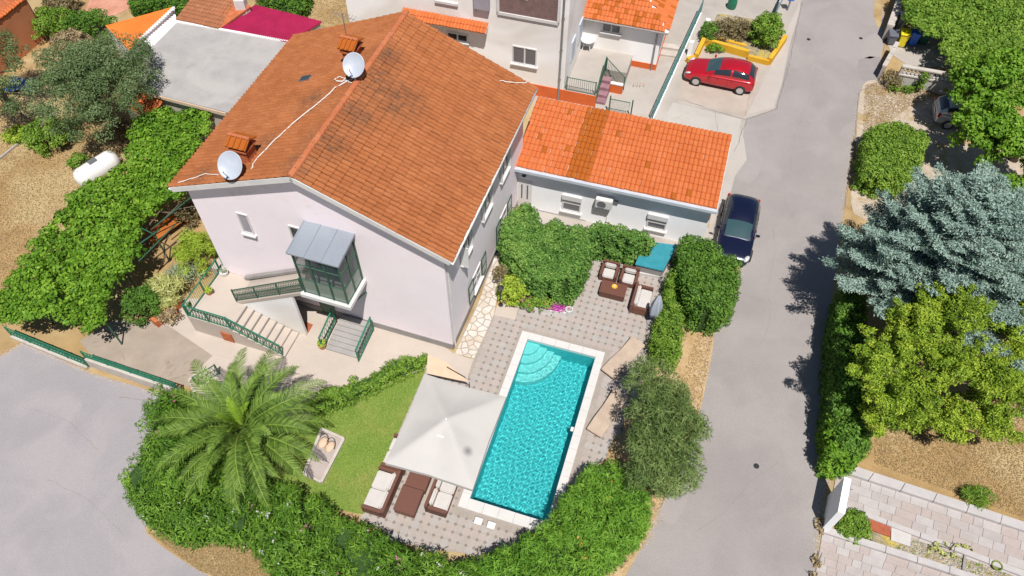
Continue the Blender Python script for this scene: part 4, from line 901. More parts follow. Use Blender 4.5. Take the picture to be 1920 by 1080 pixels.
c = AF.onv(983, 328, av); wl = T('wall_lamp', 'small dark oval lamp under the annex gutter', 'lamp', AF.w(c[0], av-.05, c[1]), AF.a); MB().lathe([(.02,-.05),(.09,-.03),(.12,0),(.10,.03),(.02,.05)], (0,0,0), 12).obj('shade', M['dark'], wl, smooth=True); MB().box(-.03,.03,0,.05,-.05,.05).obj('bracket', M['metal'], wl)
c = AF.onv(1155, 378, av); jb = MB().box(-.11, .11, -.08, 0, -.12, .12).obj('junction_box', M['metal'], None, label='small grey box on the annex wall right of the air conditioner', cat='box'); jb.location = AF.w(c[0], av, c[1]); jb.rotation_euler = (0, 0, AF.a)

# ================================================================== NEIGHBOURS BEHIND
BF = Fr(P(1047,187).x, P(1047,187).y, R(-16.5))
bb = T('apartment_house', 'tall white house with an orange base behind the tiled roof', 'house', BF.o, BF.a)
MB().box(-13, .28, 0, 8, 0, 10).obj('wall', M['whitewall'], bb)
MB().box(-13.02, 2.25, -.04, .0, -.1, .80).obj('plinth', M['orange'], bb)
def bwin(xa, ya, xb, yb, **k):
    a = BF.onv(xa, ya, 0); b = BF.onv(xb, yb, 0); return window(bb, 'v', 0, min(a[0], b[0]), max(a[0], b[0]), min(a[1], b[1]), max(a[1], b[1]), **k)
bwin(961, 84, 1006, 125, mull=1, glass='greyglass'); bwin(838, 58, 878, 80, mull=1, glass='dark')
a = BF.onv(937, 22, 0); b = BF.onv(1046, 38, 0); zf_ = b[1]-.1; x0_, x1_ = a[0], b[0]
bc = MB().box(x0_-.1, x1_+.05, -.10, .02, zf_-.15, zf_+.02).obj('balcony', M['white'], bb); MB().box(x0_, x1_, -.03, .0, zf_+.02, zf_+3).obj('balcony_back', mat('brown_tile_wall', (.22,.14,.13), (.17,.11,.10), 3, 12, .3), bc)
MB().box(x0_+.6, x0_+1.6, -.06, -.03, zf_+1.0, zf_+2.2).obj('window', M['white'], bc); MB().box(x0_+.68, x0_+1.52, -.075, -.06, zf_+1.08, zf_+2.2).obj('pane', M['dark'], bc)
MB().box(x1_-.02, x1_+.12, -.11, .0, zf_+.02, zf_+3.2).obj('pillar', M['white'], bb); MB().box(x0_-.14, x0_-.0, -.11, .0, zf_+.02, zf_+3.2).obj('pillar', M['white'], bb)
a = BF.onv(891, 0, 0); b = BF.onv(918, 18, 0); sc = MB().box(a[0], b[0]+.05, -.30, -.06, b[1]+.1, b[1]+1.5).obj('awning_screen', M['curtain'], bb)
for x in (a[0]+.08, b[0]-.05): MB().tube([(x, -.12, b[1]+.12), (x, -.12, b[1]-.2)], .018, 5).obj('support_rod', M['metal'], bb)
a = BF.onv(792, 14, 0); b = BF.onv(916, 46, 0); zl = (a[1]+b[1])/2-.1
lx0, lx1 = a[0]-1.2, b[0]; m = MB(); m.slab([(lx0,-.55,zl-.3),(lx1,-.55,zl-.3),(lx1,0,zl),(lx0,0,zl)], .12); m.obj('ledge', M['white'], bb)
tile_roof(bb, [((lx0,-.58,zl-.28), (1,0,0), (0,.58,.3), lx1-lx0, .64, None)], .2, .32, lambda x, y: M['tile_new'], 60, Matrix.Translation(BF.o) @ Matrix.Rotation(BF.a, 4, 'Z'))
a = BF.onv(835, 0, 0); MB().box(a[0]-.6, a[0]+.75, -.12, .0, a[1]-.2, a[1]-.05).obj('sill', M['white'], bb)
MB().tube([(.0,-.09,.06), (.0,-.09,9.8)], .055, 8).obj('downpipe', M['metal'], bb)
for z in (1.5, 3.5, 5.5): MB().box(-.08, .08, -.1, .0, z, z+.05).obj('pipe_clamp', M['metal'], bb)
for v_ in (1.2, 3.0): MB().box(.28, .36, v_, v_+.9, 1.9, 3.2).obj('shutter', M['paleblue'], bb)
# raised terrace, steps
tz = .8; tp = [BF.l(*q, tz) for q in ((1057,166),(1068,129),(1098,86),(1180,110),(1150,100),(1118,180))]
m = MB(); m.prism([(.30,-.0),(2.2,.0),(2.2,2.6),(3.5,2.6),(3.5,4.5),(.30,4.5)], 0, tz); m.obj('raised_terrace', M['concrete'], bb)
for k in range(4): MB().box(2.22, 2.75, .3+k*.42, .3+k*.42+.415, 0, .2*(k+1)-.02).obj('step', mat('purple_step', (.30,.17,.19), (.24,.13,.15), 3, 20, .25) if k == 0 else bpy.data.materials['purple_step'], bb)
MB().box(2.76, 3.5, 1.55, 1.75, 0, .62).obj('stair_wall', M['orange'], bb); MB().box(2.74, 3.52, 1.53, 1.77, .62, .68).obj('coping', M['white'], bb)
railing('railing', 'thin dark railing along the front edge of the raised terrace', [BF.w(.42,.05,tz), BF.w(2.15,.05,tz)], .9, M['dkgreen'], style='bar', spacing=.12)
railing('railing', 'green railing up the terrace steps behind the annex', [BF.w(2.2,.25,.1), BF.w(2.2,2.5,tz)], .9, M['dkgreen'], style='bar', spacing=.12)
railing('railing', 'thin dark railing turning along the back of the terrace steps', [BF.w(2.25,2.45,tz), BF.w(3.55,1.7,.25)], .9, M['dkgreen'], style='bar', spacing=.12)
g0 = BF.l(1141,212); gt_ = T('metal_gate', 'dark green metal garden gate standing behind the annex roof', 'gate', BF.w(g0[0], g0[1]), BF.a)
m = MB(); m.tube([(0,0,.08),(1.15,0,.08),(1.15,0,1.05),(0,0,1.05),(0,0,.08)], .03, 6); m.obj('gate_frame', M['dkgreen'], gt_); MB().tube([(0,0,0),(0,0,1.25)], .045, 6).obj('post', M['dkgreen'], gt_); MB().tube([(1.3,0,0),(1.3,0,1.25)], .045, 6).obj('post', M['dkgreen'], gt_)
m = MB(); 
for k in range(14): m.tube([(.08*k+.06,0,.08),(.08*k+.06,0,1.05)], .004, 3)
for k in range(11): m.tube([(0,0,.09*k+.1),(1.15,0,.09*k+.1)], .004, 3)
m.obj('wire_mesh', M['dkgreen'], gt_, kind='stuff')
# small house
s0 = BF.l(1228,132); SF0 = BF.w(s0[0], s0[1]); sh_ = T('small_house', 'small white house with an orange hipped tile roof', 'house', SF0, BF.a)
wl_ = 5.5; MB().box(-wl_, 0, 0, 6, 0, 3.0).obj('wall', M['whitewall'], sh_); MB().box(-2.0, .03, -.03, .0, 0, .42).obj('plinth', M['orange'], sh_); MB().box(.0, .03, .0, 6, 0, .42).obj('plinth', M['orange'], sh_)
m = MB(); e = .4; m.add([(-wl_-e,-e,3.0),(e,-e,3.0),(e,6+e,3.0),(-wl_-e,6+e,3.0),(-3.2,3,4.3),(-2.4,3,4.3)], [(0,1,5,4),(1,2,5),(2,3,4,5),(3,0,4),(3,2,1,0)]); m.obj('roof', M['white'], sh_)
mw = Matrix.Translation(SF0) @ Matrix.Rotation(BF.a, 4, 'Z')
tile_roof(sh_, [((-wl_-e,-e,3.03), (1,0,0), (0,3+e,1.3), wl_+2*e, math.hypot(3+e,1.3), lambda x, y: x > y*.66 and (wl_+2*e-x) > y*.76), ((e,-e,3.03), (0,1,0), (-2.8,0,1.3), 6+2*e, math.hypot(2.8,1.3), lambda x, y: x > y*1.1 and (6+2*e-x) > y*1.1)], .22, .38, lambda x, y: M['tile_new'] if random.random() < .8 else M['tile_mid'], 200, mw)
a = P(1132,65); def_ = None
FF = Fr(SF0.x, SF0.y, BF.a); a = FF.onv(1131, 32, 0); b = FF.onv(1163, 64, 0); window(sh_, 'v', 0, a[0], b[0], b[1], a[1], mull=1, glass='greyglass')
MB().tube([(-.25,-.08,.05),(-.25,-.08,2.6),(-.25,-.35,2.9)], .05, 8).obj('downpipe', M['metal'], sh_); MB().tube([(-wl_-e,-e-.03,2.97),(e,-e-.03,2.97)], .06, 8).obj('gutter', M['plinth'], sh_)
tb = T('round_table', 'white round plastic table on the raised terrace', 'table', P(1101,92,.8)); MB().lathe([(.01,.70),(.44,.70),(.46,.72),(.44,.745),(.01,.745)], n=24).obj('tabletop', M['white'], tb)
for k in range(4): an_ = k*math.pi/2+.4; MB().tube([(math.cos(an_)*.22,math.sin(an_)*.22,.70),(math.cos(an_)*.36,math.sin(an_)*.36,0)], .03, 6).obj('leg', M['white'], tb)
bq = T('wire_stand', 'small gold wire stand on the paving near the green gate', 'stand', P(1197,163,.03)); 
for s in (-.2, .2): MB().tube([(s-.12,0,0),(s-.12,0,.25),(s+.12,0,.25),(s+.12,0,0)], .014, 5).obj('hoop', M['yucca_m'] if 'yucca_m' in M else M['terrac_pot'], bq)
# concrete steps right of the small house
for k in range(2):
    c = [P(x, y+k*14) for x, y in ((1232,82),(1275,88),(1272,96),(1230,90))]; MB().prism(c, 0, .14+.0*k).obj('garden_step', M['stone'], bpy.data.objects['forecourt'])
# long fence between the yards
a, b = P(1222,228), P(1312,30); fw_ = T('boundary_fence', 'long grey-green metal fence on a low pale wall beside the red car', 'fence', a); d = b-a
MB().wallquad((0,0,0), d, .16, 0, .28).obj('base_wall', M['bluewhite'], fw_)
for k in range(9):
    q = d*k/8; MB().rbox(q+Vector((0,0,.72)), (.07,.07,.9)).obj('post', M['teal'], fw_)
for z in (.36, .78, 1.16): MB().tube([Vector((0,0,z)), d+Vector((0,0,z))], .028, 5).obj('rail', M['teal'], fw_)
m = MB(); n = int(d.length/.13)
for k in range(n): q = d*(k+.5)/n; m.rbox(q+Vector((0,0,.75)), (.028,.028,.84))
m.obj('baluster', M['teal'], fw_, kind='stuff')
for x, y, lb in ((1292,103,'white pillar cap at the yellow wall beside the fence'), (1322,62,'white fence pillar at the left end of the planter')):
    c = P(x, y); pr = MB().box(-.13,.13,-.13,.13,0,1.0).obj('pillar', M['bluewhite'], None, label=lb, cat='pillar'); pr.location = c; pr.rotation_euler = (0,0,BF.a)
# yellow planter wall
yw = T('planter_wall', 'bright yellow low wall round the shrub bed above the red car', 'wall', P(1295,112))
o_ = P(1295,112)
for q0, q1, h_ in (((1287,118),(1303,112),.35), ((1303,114),(1318,82),.5), ((1318,84),(1401,108),.5), ((1401,112),(1440,122),.35), ((1440,122),(1470,78),.5), ((1330,74),(1398,92),.30)):
    MB().wallquad(P(*q0)-o_, P(*q1)-o_, .24 if h_ > .4 else .2, 0, h_+random.uniform(0,.01)).obj('wall_section', M['yellow'], yw)
MB().prism([p_-o_ for p_ in px_poly([(1322,84),(1345,30),(1470,50),(1465,78),(1440,118),(1403,106)])], 0, .2).obj('planting_soil', M['bedsoil'], yw)
bf = T('blue_fence', 'pale blue metal fence section at the top edge by the pavement', 'fence', P(1452,32)); d = P(1474,-14)-P(1452,32)
MB().wallquad((0,0,0), d, .06, .1, 1.0).obj('panel', M['paleblue'], bf)
for k in range(4): MB().rbox(d*k/3+Vector((0,0,.55)), (.07,.07,1.1)).obj('post', M['teal'], bf)
bs = T('blue_box', 'blue box on a post beside the pavement at the top edge', 'post box', P(1476,20)); MB().box(-.04,.04,-.04,.04,0,.8).obj('post', M['metal'], bs); MB().box(-.2,.2,-.15,.15,.8,1.3).obj('box', M['blue'], bs, bevel=.02)
wb = T('water_butt', 'green plastic barrel in the yard beyond the yellow wall', 'barrel', P(1371,15)); MB().lathe([(.01,0),(.27,0),(.30,.1),(.31,.45),(.27,.72),(.01,.72)], n=20).obj('barrel_body', M['green'], wb, smooth=False); MB().lathe([(.01,.74),(.22,.74),(.24,.77),(.01,.80)], n=20).obj('lid', M['dkgreen'], wb)

# ================================================================== BUILDINGS UPPER LEFT
def shed(name, label, roofpx, z, wallm, roofm, cat='shed', tiles=None, thick=.09, inset=.2):
    q = [P(x, y, zz_) for (x, y), zz_ in zip(roofpx, z)]; c = sum(q, Vector((0,0,0)))/len(q); o = Vector((c.x, c.y, 0)); rt = T(name, label, cat, o)
    qq = [p-o for p in q]; m = MB(); m.slab(qq, thick); r_ = m.obj('roof', M[roofm], rt)
    k = [(p-o).lerp(c-o, .04) for p in q]; m = MB(); n = len(k); vs = [(p.x, p.y, 0) for p in k]+[(p.x, p.y, p.z-thick-.02) for p in k]; 
    m.add(vs, [(i, (i+1) % n, n+(i+1) % n, n+i) for i in range(n)]+[tuple(range(n, 2*n))]); m.obj('wall', M[wallm], rt)
    if tiles:
        w_, e_, mt, ni = tiles; a, b, d_ = qq[0], qq[1], qq[3]; xd = b-a; yd = d_-a
        tile_roof(rt, [(a+Vector((0,0,.03)), xd, yd-xd*(yd.dot(xd)/xd.length_squared), xd.length, (yd-xd*(yd.dot(xd)/xd.length_squared)).length, None)], w_, e_, lambda x, y: M[mt], ni, Matrix.Translation(o))
    return rt
gs = shed('storage_shed', 'long shed with a flat grey fibre-cement roof beside the big tiled roof', [(284,88),(330,40),(545,80),(428,211),(272,172)], (3.0,3.0,3.0,3.0,3.0), 'stone', 'shedroof')
go = gs.location.copy()
for (a_, b_) in (((332,41),(543,79)),):
    m = MB(); m.wallquad(P(*a_, 3.0)-go, P(*b_, 3.0)-go, .12, 2.9, 3.07); m.obj('edge_trim', M['bluewhite'], gs)
m = MB(); m.wallquad(P(424,213,3.0)-go, P(272,174,3.0)-go, .06, 2.86, 3.03); m.obj('edge_trim', M['beige'], gs)
for f_ in (.36, .7):
    a = P(284,88,3).lerp(P(545,80,3), f_)
shed('brown_tile_shed', 'low outbuilding with a brown clay tile roof and a white chimney', [(330,37),(410,55),(470,12),(440,-14),(365,-22)][:4], (3.05,3.05,3.5,3.5), 'stone', 'brick', tiles=(.2,.3,'tile_dark',120))
cc = P(452,8,3.6); wc = MB().box(-.3,.3,-.3,.3,2.6,4.0).obj('chimney_block', M['white'], None, label='short white chimney block between the brown and magenta roofs', cat='chimney'); wc.location = (cc.x, cc.y, 0)
ms = shed('carport', 'carport roofed with ribbed magenta sheet metal', [(415,52),(540,79),(603,40),(478,9)], (3.05,3.05,3.2,3.2), 'concrete', 'magenta', cat='carport')
mo = ms.location.copy(); a, b, c_, d_ = [P(x, y, z)-mo for x, y, z in ((415,52,3.05),(540,79,3.05),(603,40,3.2),(478,9,3.2))]
for k in range(34): f_ = (k+.5)/34; MB().tube([a.lerp(b, f_)+Vector((0,0,.03)), d_.lerp(c_, f_)+Vector((0,0,.03))], .022, 5).obj('roof_rib', M['magenta'], ms)
os_ = shed('orange_roof_shed', 'shed with a smooth bright orange roof behind the olive tree', [(197,48),(240,92),(263,70),(326,12)][::-1], (3.4,3.3,3.1,3.2), 'whitewall', 'orangeflat')
oo = os_.location.copy()
for k in range(16):
    q = P(324,15,3.42).lerp(P(263,72,3.3), k/15)-oo; MB().rbox(q+Vector((.05,-.02,.02)), (.16,.12,.09), .5).obj('verge_tile', M['bluewhite'], os_)
m = MB(); m.slab([P(263,72,3.05)-oo, P(326,14,3.05)-oo, P(332,41,3.04)-oo, P(285,88,3.04)-oo], .08); m.obj('parapet', M['bluewhite'], os_)
shed('tiled_lean_to', 'small lean-to with an orange tile roof at the corner of the grey shed', [(231,196),(278,224),(303,180),(262,160)], (2.2,2.2,2.6,2.6), 'stone', 'brick', cat='lean-to', tiles=(.22,.34,'tile_new',60))
th = shed('terracotta_house', 'terracotta house with an orange tiled roof in the top left corner', [(-60,86),(50,-2),(20,-60),(-110,0)], (2.7,2.7,3.9,3.9), 'terracotta', 'brick', cat='house', tiles=(.24,.38,'tile_new',120))
to = th.location.copy(); MB().wallquad(P(30,85,0)-to+Vector((0,0,0)), P(12,60)-to, .1, 0, 2.0).obj('door', M['black'], th)
m = MB(); o_ = P(36,108); m.wallquad((0,0,0), P(80,72)-o_, .3, 0, .5); g_ = m.obj('garden_wall', M['terracotta'], None, label='low terracotta garden wall in front of the corner house', cat='wall'); g_.location = o_
sheet('terracotta_paving', px_poly([(160,20),(185,-40),(260,-40),(245,15),(215,30),(180,32)]), .02, mat('terracotta_paving', (.55,.28,.20), (.44,.20,.13), 1.2, 14, .25))
cl = T('blue_tarpaulin', 'crumpled blue tarpaulin on the ground left of the olive tree', 'tarpaulin', P(45,163)); m = MB()
for i in range(7):
    for j in range(5): m.v.append((i*.25-.8+random.gauss(0,.03), j*.3-.6+random.gauss(0,.03), .12+random.random()*.22))
m.f = [(j+5*i, j+5*i+5, j+5*i+6, j+5*i+1) for i in range(6) for j in range(4)]; m.mi = [0]*len(m.f); m.obj('sheet', M['blue'], cl)
wt = T('washing_table', 'pale blue-white garden table beside the terracotta house', 'table', P(80,72)); MB().box(-.5,.5,-.3,.3,.68,.74).obj('tabletop', M['paleblue'], wt)
for sx_ in (-.42,.42):
    for sy_ in (-.24,.24): MB().box(sx_-.03,sx_+.03,sy_-.03,sy_+.03,0,.68).obj('leg', M['metal'], wt)
pb_ = MB().wallquad((0,0,0), P(105,215)-P(-20,315), .10, 0, .12).obj('kerb', M['concrete'], None, label='thin pale concrete kerb across the dry garden', cat='kerb'); pb_.location = P(-20,315)
# ================================================================== VEHICLES
def car(label, c, ang, L, W, H, paint, stretch=1.0):
    rt = T('parked_car', label, 'car', c, ang)
    st = [(.50,.33,.52,.28),(.485,.41,.64,.20),(.44,.46,.74,.18),(.34,.488,.83,.18),(.22,.497,.90,.18),(.12,.50,.95,.18),(-.1,.50,.97,.18),(-.28,.50,.985,.18),(-.40,.49,.99,.18),(-.46,.47,.97,.20),(-.49,.44,.85,.24),(-.50,.38,.55,.30)]
    vs, fs = [], []; n = 11
    for fx, fw, zt_, zb_ in st:
        w_ = fw*W; x = fx*L
        half = [(w_*.86, zb_), (w_*.985, zb_+.12), (w_, (zb_+zt_)/2), (w_*.985, zt_-.10), (w_*.90, zt_-.015)]
        pts = [(-a, b) for a, b in half]+[(0, zt_+.025)]+[(a, b) for a, b in half[::-1]]
        vs += [(x, a, b) for a, b in pts]
    for i in range(len(st)-1):
        for j in range(n-1): fs.append((i*n+j, i*n+j+1, (i+1)*n+j+1, (i+1)*n+j))
        fs.append((i*n+n-1, i*n, (i+1)*n, (i+1)*n+n-1))
    fs.append(tuple(range(n))[::-1]); fs.append(tuple((len(st)-1)*n+j for j in range(n)))
    b = MB().add(vs, fs).obj('body', M[paint], rt, smooth=True); md = b.modifiers.new('s', 'SUBSURF'); md.levels = 2; md.render_levels = 2
    prof = [(.215,.90),(.15,1.06),(.07,1.24),(.0,1.36),(-.09,H-.035),(-.19,H),(-.29,H-.02),(-.37,H-.10),(-.435,1.20),(-.485,.93)]
    def cen(s_):
        f = s_*(len(prof)-1); i = min(len(prof)-2, int(f)); t = f-i; p0, p1, p2, p3 = [Vector(prof[max(0, min(len(prof)-1, i+q))]) for q in (-1, 0, 1, 2)]
        return 0.5*((2*p1)+(-p0+p2)*t+(2*p0-5*p1+4*p2-p3)*t*t+(-p0+3*p1-3*p2+p3)*t**3)
    def surf(s_, t_, off=0.0):
        c = cen(s_); wb = W*(.455-.06*abs(2*s_-1)**3); th = abs(t_)*math.pi/2; y = wb*math.sin(th)**.85*(1-.10*max(0, c[1]-.9)/(H-.9)*(1-abs(t_)**3)); z = .90+(c[1]-.90)*max(0, math.cos(th))**.42
        x = c[0]*L; o = Vector((x+.15*L, y*1.4, (z-.7)*1.2)); o.normalize(); sg = 1 if t_ >= 0 else -1
        return Vector((x+o.x*off, (y+o.y*off)*sg, z+o.z*off))
    def shell(name, s0, s1, t0, t1, mt, off, ns=10, nt_=8):
        m = MB(); m.v = [tuple(surf(s0+(s1-s0)*i/ns, t0+(t1-t0)*j/nt_, off)) for i in range(ns+1) for j in range(nt_+1)]; m.f = [(i*(nt_+1)+j, i*(nt_+1)+j+1, (i+1)*(nt_+1)+j+1, (i+1)*(nt_+1)+j) for i in range(ns) for j in range(nt_)]; m.mi = [0]*len(m.f); return m.obj(name, M[mt], rt, smooth=True)
    shell('roof', 0, 1, -1, 1, paint, 0, 24, 24); shell('windscreen', .03, .30, -.56, .56, 'carglass', .012); shell('rear_window', .80, .955, -.52, .52, 'dark', .012)
    for s in (0, 1):
        q_ = (-1, 1)[s]; shell('side_window', .20, .50, q_*.56, q_*.96, 'dark', .010); shell('side_window', .53, .82, q_*.56, q_*.96, 'dark', .010)
        y = (-1, 1)[s]*W*.5
        for fx in (.31, -.32):
            wh = T('wheel', None, None, (fx*L, y*.93, .31)); wh.parent = rt
            for k in ('label', 'category'):
                if k in wh: del wh[k]
            tm = MB(); tm.lathe([(.19,-.10),(.30,-.10),(.315,-.05),(.315,.06),(.30,.10),(.19,.105)], n=24, ax='Y'); tm.obj('tyre', M['rubber'], wh)
            rm = MB(); sg = (-1, 1)[s]
            rm.lathe([(.02,.07*sg),(.06,.075*sg),(.06,.02*sg)], n=10, ax='Y'); rm.lathe([(.175,.108*sg),(.20,.108*sg),(.20,-.02*sg),(.175,-.02*sg)], n=24, ax='Y')
            for k in range(5):
                a = k*1.2566+.3; d = Vector((math.cos(a), 0, math.sin(a))); t_ = Vector((-math.sin(a), 0, math.cos(a)))
                rm.add([d*.03+t_*.03+Vector((0,.09*sg,0)), d*.19+t_*.045+Vector((0,.105*sg,0)), d*.19-t_*.045+Vector((0,.105*sg,0)), d*.03-t_*.03+Vector((0,.09*sg,0))], [(0,1,2,3)])
            rm.obj('rim', M['alloy'], wh); MB().lathe([(.01,.0),(.19,.0),(.19,-.03*sg),(.01,-.03*sg)], n=20, ax='Y').obj('brake_disc', M['black'], wh)
            ar = MB(); ar.lathe([(.36,.03),(.36,-.2),(.01,-.2),(.01,.03)], (fx*L, y*.93 - (0 if s else 0), .33), 24, 'Y')
        MB().rbox((.13*L, y*1.09, 1.0), (.12, .2, .13)).obj('mirror', M[paint], rt, bevel=.03)
        hl = MB(); hl.lathe([(.01,.0),(.12,.005),(.16,.03),(.12,.07),(.01,.09)], (0,0,0), 14, sx=1.3, sy=.75); o = hl.obj('headlight', M['lamp'], rt, smooth=True); o.location = (.445*L, y*.76, .64); o.rotation_euler = (0, .45, (-.5 if s else .5))
        tl = MB(); tl.rbox((-.475*L, y*.84, .80), (.14, .16, .26)); tl.obj('tail_light', M['tail'], rt, bevel=.03)
        MB().tube([(.15*L, y*.995, .86), (-.4*L, y*.985, .90)], .008, 4).obj('door_trim', M['black'], rt)
        for fx in (.02, -.18): MB().rbox((fx*L, y*1.0, .80), (.16, .03, .03)).obj('door_handle', M[paint], rt)
        for fx in (.12, -.12): MB().rbox((fx*L, y*.992, .58), (.012, .02, .6)).obj('door_gap', M['black'], rt)
    MB().rbox((.497*L, 0, .50), (.05, W*.5, .14)).obj('grille', M['black'], rt); MB().rbox((.505*L, 0, .36), (.02, .5, .11)).obj('licence_plate', M['white'], rt)
    MB().rbox((-.503*L, 0, .62), (.02, .5, .11)).obj('licence_plate', M['white'], rt)
    for y in (-.25, .3): MB().tube([(.175*L, y, .99), (.12*L, y+.32, 1.07)], .01, 4).obj('wiper', M['black'], rt)
    for y in (-1, 1): MB().lathe([(.29,-.02),(.36,.0),(.29,.02)], (0,0,0), 20, 'Y')
    return rt
ca = P(1300,160); cb = P(1386,178); dirr = (ca-cb); nrm = Vector((dirr.y, -dirr.x, 0)).normalized()
if nrm.y < 0: nrm = -nrm
cc = (ca+cb)/2+nrm*.86
car('glossy red hatchback parked on the concrete beside the yellow planter wall', (cc.x, cc.y, .03), math.atan2(dirr.y, dirr.x), 4.2, 1.80, 1.50, 'red')
car('dark navy hatchback parked on the road beside the annex', tuple(P(1382,432,.5).xy)+(.01,), R(72.5+180), 4.25, 1.80, 1.50, 'navy')
car('silver car parked half hidden under the walnut tree', tuple(P(1822,218,.5).xy)+(.02,), R(-12), 4.2, 1.74, 1.45, 'silver')

# ================================================================== POOLSIDE FURNITURE
def box_obj(name, x0, x1, y0, y1, z0, z1, m, par, bev=.02): return MB().box(x0, x1, y0, y1, z0, z1).obj(name, M[m], par, bevel=bev)
def sofa(label, c, ang, L, D, seats, group=None, arms=(1, 1)):
    """front towards -y"""
    rt = T('wicker_sofa', label, 'sofa', c, ang, group); aw = .14
    box_obj('seat_base', -L/2+aw, L/2-aw, -D/2, D/2-.14, .03, .26, 'wicker', rt)
    box_obj('backrest', -L/2, L/2, D/2-.13, D/2, .03, .66, 'wicker', rt)
    for s in (-1, 1): box_obj('armrest', min(s*L/2, s*(L/2-aw)), max(s*L/2, s*(L/2-aw)), -D/2, D/2-.135, .03, .52, 'wicker', rt)
    w_ = (L-2*aw)/seats
    for k in range(seats):
        x = -L/2+aw+w_*k; box_obj('seat_cushion', x+.012, x+w_-.012, -D/2+.01, D/2-.30, .265, .40, 'cushion', rt, .04)
        box_obj('back_cushion', x+.012, x+w_-.012, D/2-.295, D/2-.14, .38, .66, 'cushion', rt, .05)
    return rt
def low_table(label, c, ang, L, W_, h, extra=None):
    rt = T('wicker_table', label, 'table', c, ang); box_obj('frame', -L/2, L/2, -W_/2, W_/2, .02, h-.03, 'wicker', rt); box_obj('tabletop', -L/2-.015, L/2+.015, -W_/2-.015, W_/2+.015, h-.028, h, 'wicker', rt, .008); return rt
ZP = .037; A_ = PF.a
def PP(x, y, z=.4): q = P(x, y, z); return (q.x, q.y, ZP)
sofa('brown wicker sofa with white cushions at the lawn edge below the parasol corner', PP(716,920), A_-math.pi/2, 1.85, .98, 2)
sofa('brown wicker sofa mostly under the parasol, only its white seat end showing', PP(748,850), A_-math.pi/2, 1.5, .98, 2)
sofa('brown wicker sofa with white cushions facing the long table, nearest the pool', PP(830,922), A_+math.pi/2, 1.75, .9, 2)
low_table('brown wicker table between the two sofas, lower of the pair', PP(766,938), A_+math.pi/2, 1.05, .86, .42); low_table('lighter brown wicker table reaching under the parasol edge', PP(787,893), A_+math.pi/2, 1.1, .86, .42)
sofa('wicker armchair with white cushions, left of the two beside the ivy', PP(1143,508), A_, .86, .86, 1); sofa('wicker armchair with white cushions, between the other armchair and the teal cover', PP(1180,518), A_, .86, .86, 1)
sofa('wicker loveseat with a white seat cushion beside the closed parasol', PP(1203,560), A_+math.pi/2+math.pi-math.pi, 1.45, .86, 1)
tt = low_table('brown wicker coffee table with a yellow candle plate', PP(1150,542), A_, 1.22, .74, .42)
pl_ = T('candle_plate', 'round yellow-gold plate on the wicker coffee table', 'plate', (PP(1152,539)[0], PP(1152,539)[1], ZP+.423)); MB().lathe([(.01,0),(.10,0),(.14,.03),(.13,.03),(.09,.012),(.01,.012)], n=18).obj('plate', M['yellow'], pl_); MB().lathe([(.01,.013),(.04,.013),(.04,.07),(.01,.07)], n=10).obj('candle', M['white'], pl_)
# big parasol
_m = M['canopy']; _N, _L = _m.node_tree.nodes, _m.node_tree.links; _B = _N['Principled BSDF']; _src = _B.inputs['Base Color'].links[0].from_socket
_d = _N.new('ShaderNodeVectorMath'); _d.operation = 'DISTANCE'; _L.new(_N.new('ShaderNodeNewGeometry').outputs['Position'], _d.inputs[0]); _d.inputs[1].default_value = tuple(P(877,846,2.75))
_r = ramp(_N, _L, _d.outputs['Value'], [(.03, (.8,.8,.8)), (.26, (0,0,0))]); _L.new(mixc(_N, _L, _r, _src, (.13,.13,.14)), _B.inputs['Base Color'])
UC = P(839,804,2.55); um = T('large_parasol', 'large square off-white parasol spread over the poolside lounge', 'parasol', (UC.x, UC.y, ZP), PF.a)
ux, uy, ze_, zp_ = 1.76, 2.05, 2.50, 3.32; n = 28; m = MB(); vs = []
for i in range(n+1):
    for j in range(n+1):
        x, y = -1+2*i/n, -1+2*j/n; f = max(abs(x), abs(y)); g = min(abs(x), abs(y))/max(f, 1e-6)
        z = zp_-(zp_-ze_)*(f**.9)-.085*math.sin(math.pi*f)*(1-g)**1.0*1.2+.012*math.sin(9*x+4*y)*f*(1-g)
        pull = 1-.028*(1-g)*(f > .99); vs.append((x*ux*pull, y*uy*pull, z))
m.add(vs, [(i*(n+1)+j, (i+1)*(n+1)+j, (i+1)*(n+1)+j+1, i*(n+1)+j+1) for i in range(n) for j in range(n)])
cn = m.obj('canopy', M['canopy'], um, smooth=True)
m = MB(); ring = [(i*(n+1)) for i in range(n+1)]+[n*(n+1)+j for j in range(1, n+1)]+[i*(n+1)+n for i in range(n-1, -1, -1)]+[j for j in range(n-1, 0, -1)]
q = [Vector(vs[k]) for k in ring]; k = len(q); m.add([tuple(p) for p in q]+[(p.x*1.004, p.y*1.004, p.z-.17) for p in q], [(i, (i+1) % k, k+(i+1) % k, k+i) for i in range(k)]); m.obj('valance', M['canopy'], cn)
MB().slab([(-.28,-.62,2.985),(.10,-.62,2.985),(.10,-.56,3.01),(-.28,-.56,3.01)], .01).obj('vent_slit', M['white'], cn)
MB().tube([(-.0,0,0),(0,0,3.28)], .04, 10).obj('pole', M['metal'], um); MB().lathe([(.01,3.30),(.07,3.31),(.05,3.38),(.01,3.41)], n=12).obj('finial', M['white'], um)
for sx_, sy_ in ((1,1),(1,-1),(-1,1),(-1,-1),(1,0),(-1,0),(0,1),(0,-1)): MB().tube([(0,0,3.0),(sx_*ux*.93,sy_*uy*.93,ze_-.12)], .014, 5).obj('rib', M['metal'], um)
MB().box(-.4,.4,-.4,.4,0,.10).obj('base', M['plinth'], um)
st_ = MB(); a = PF.w(0,0)
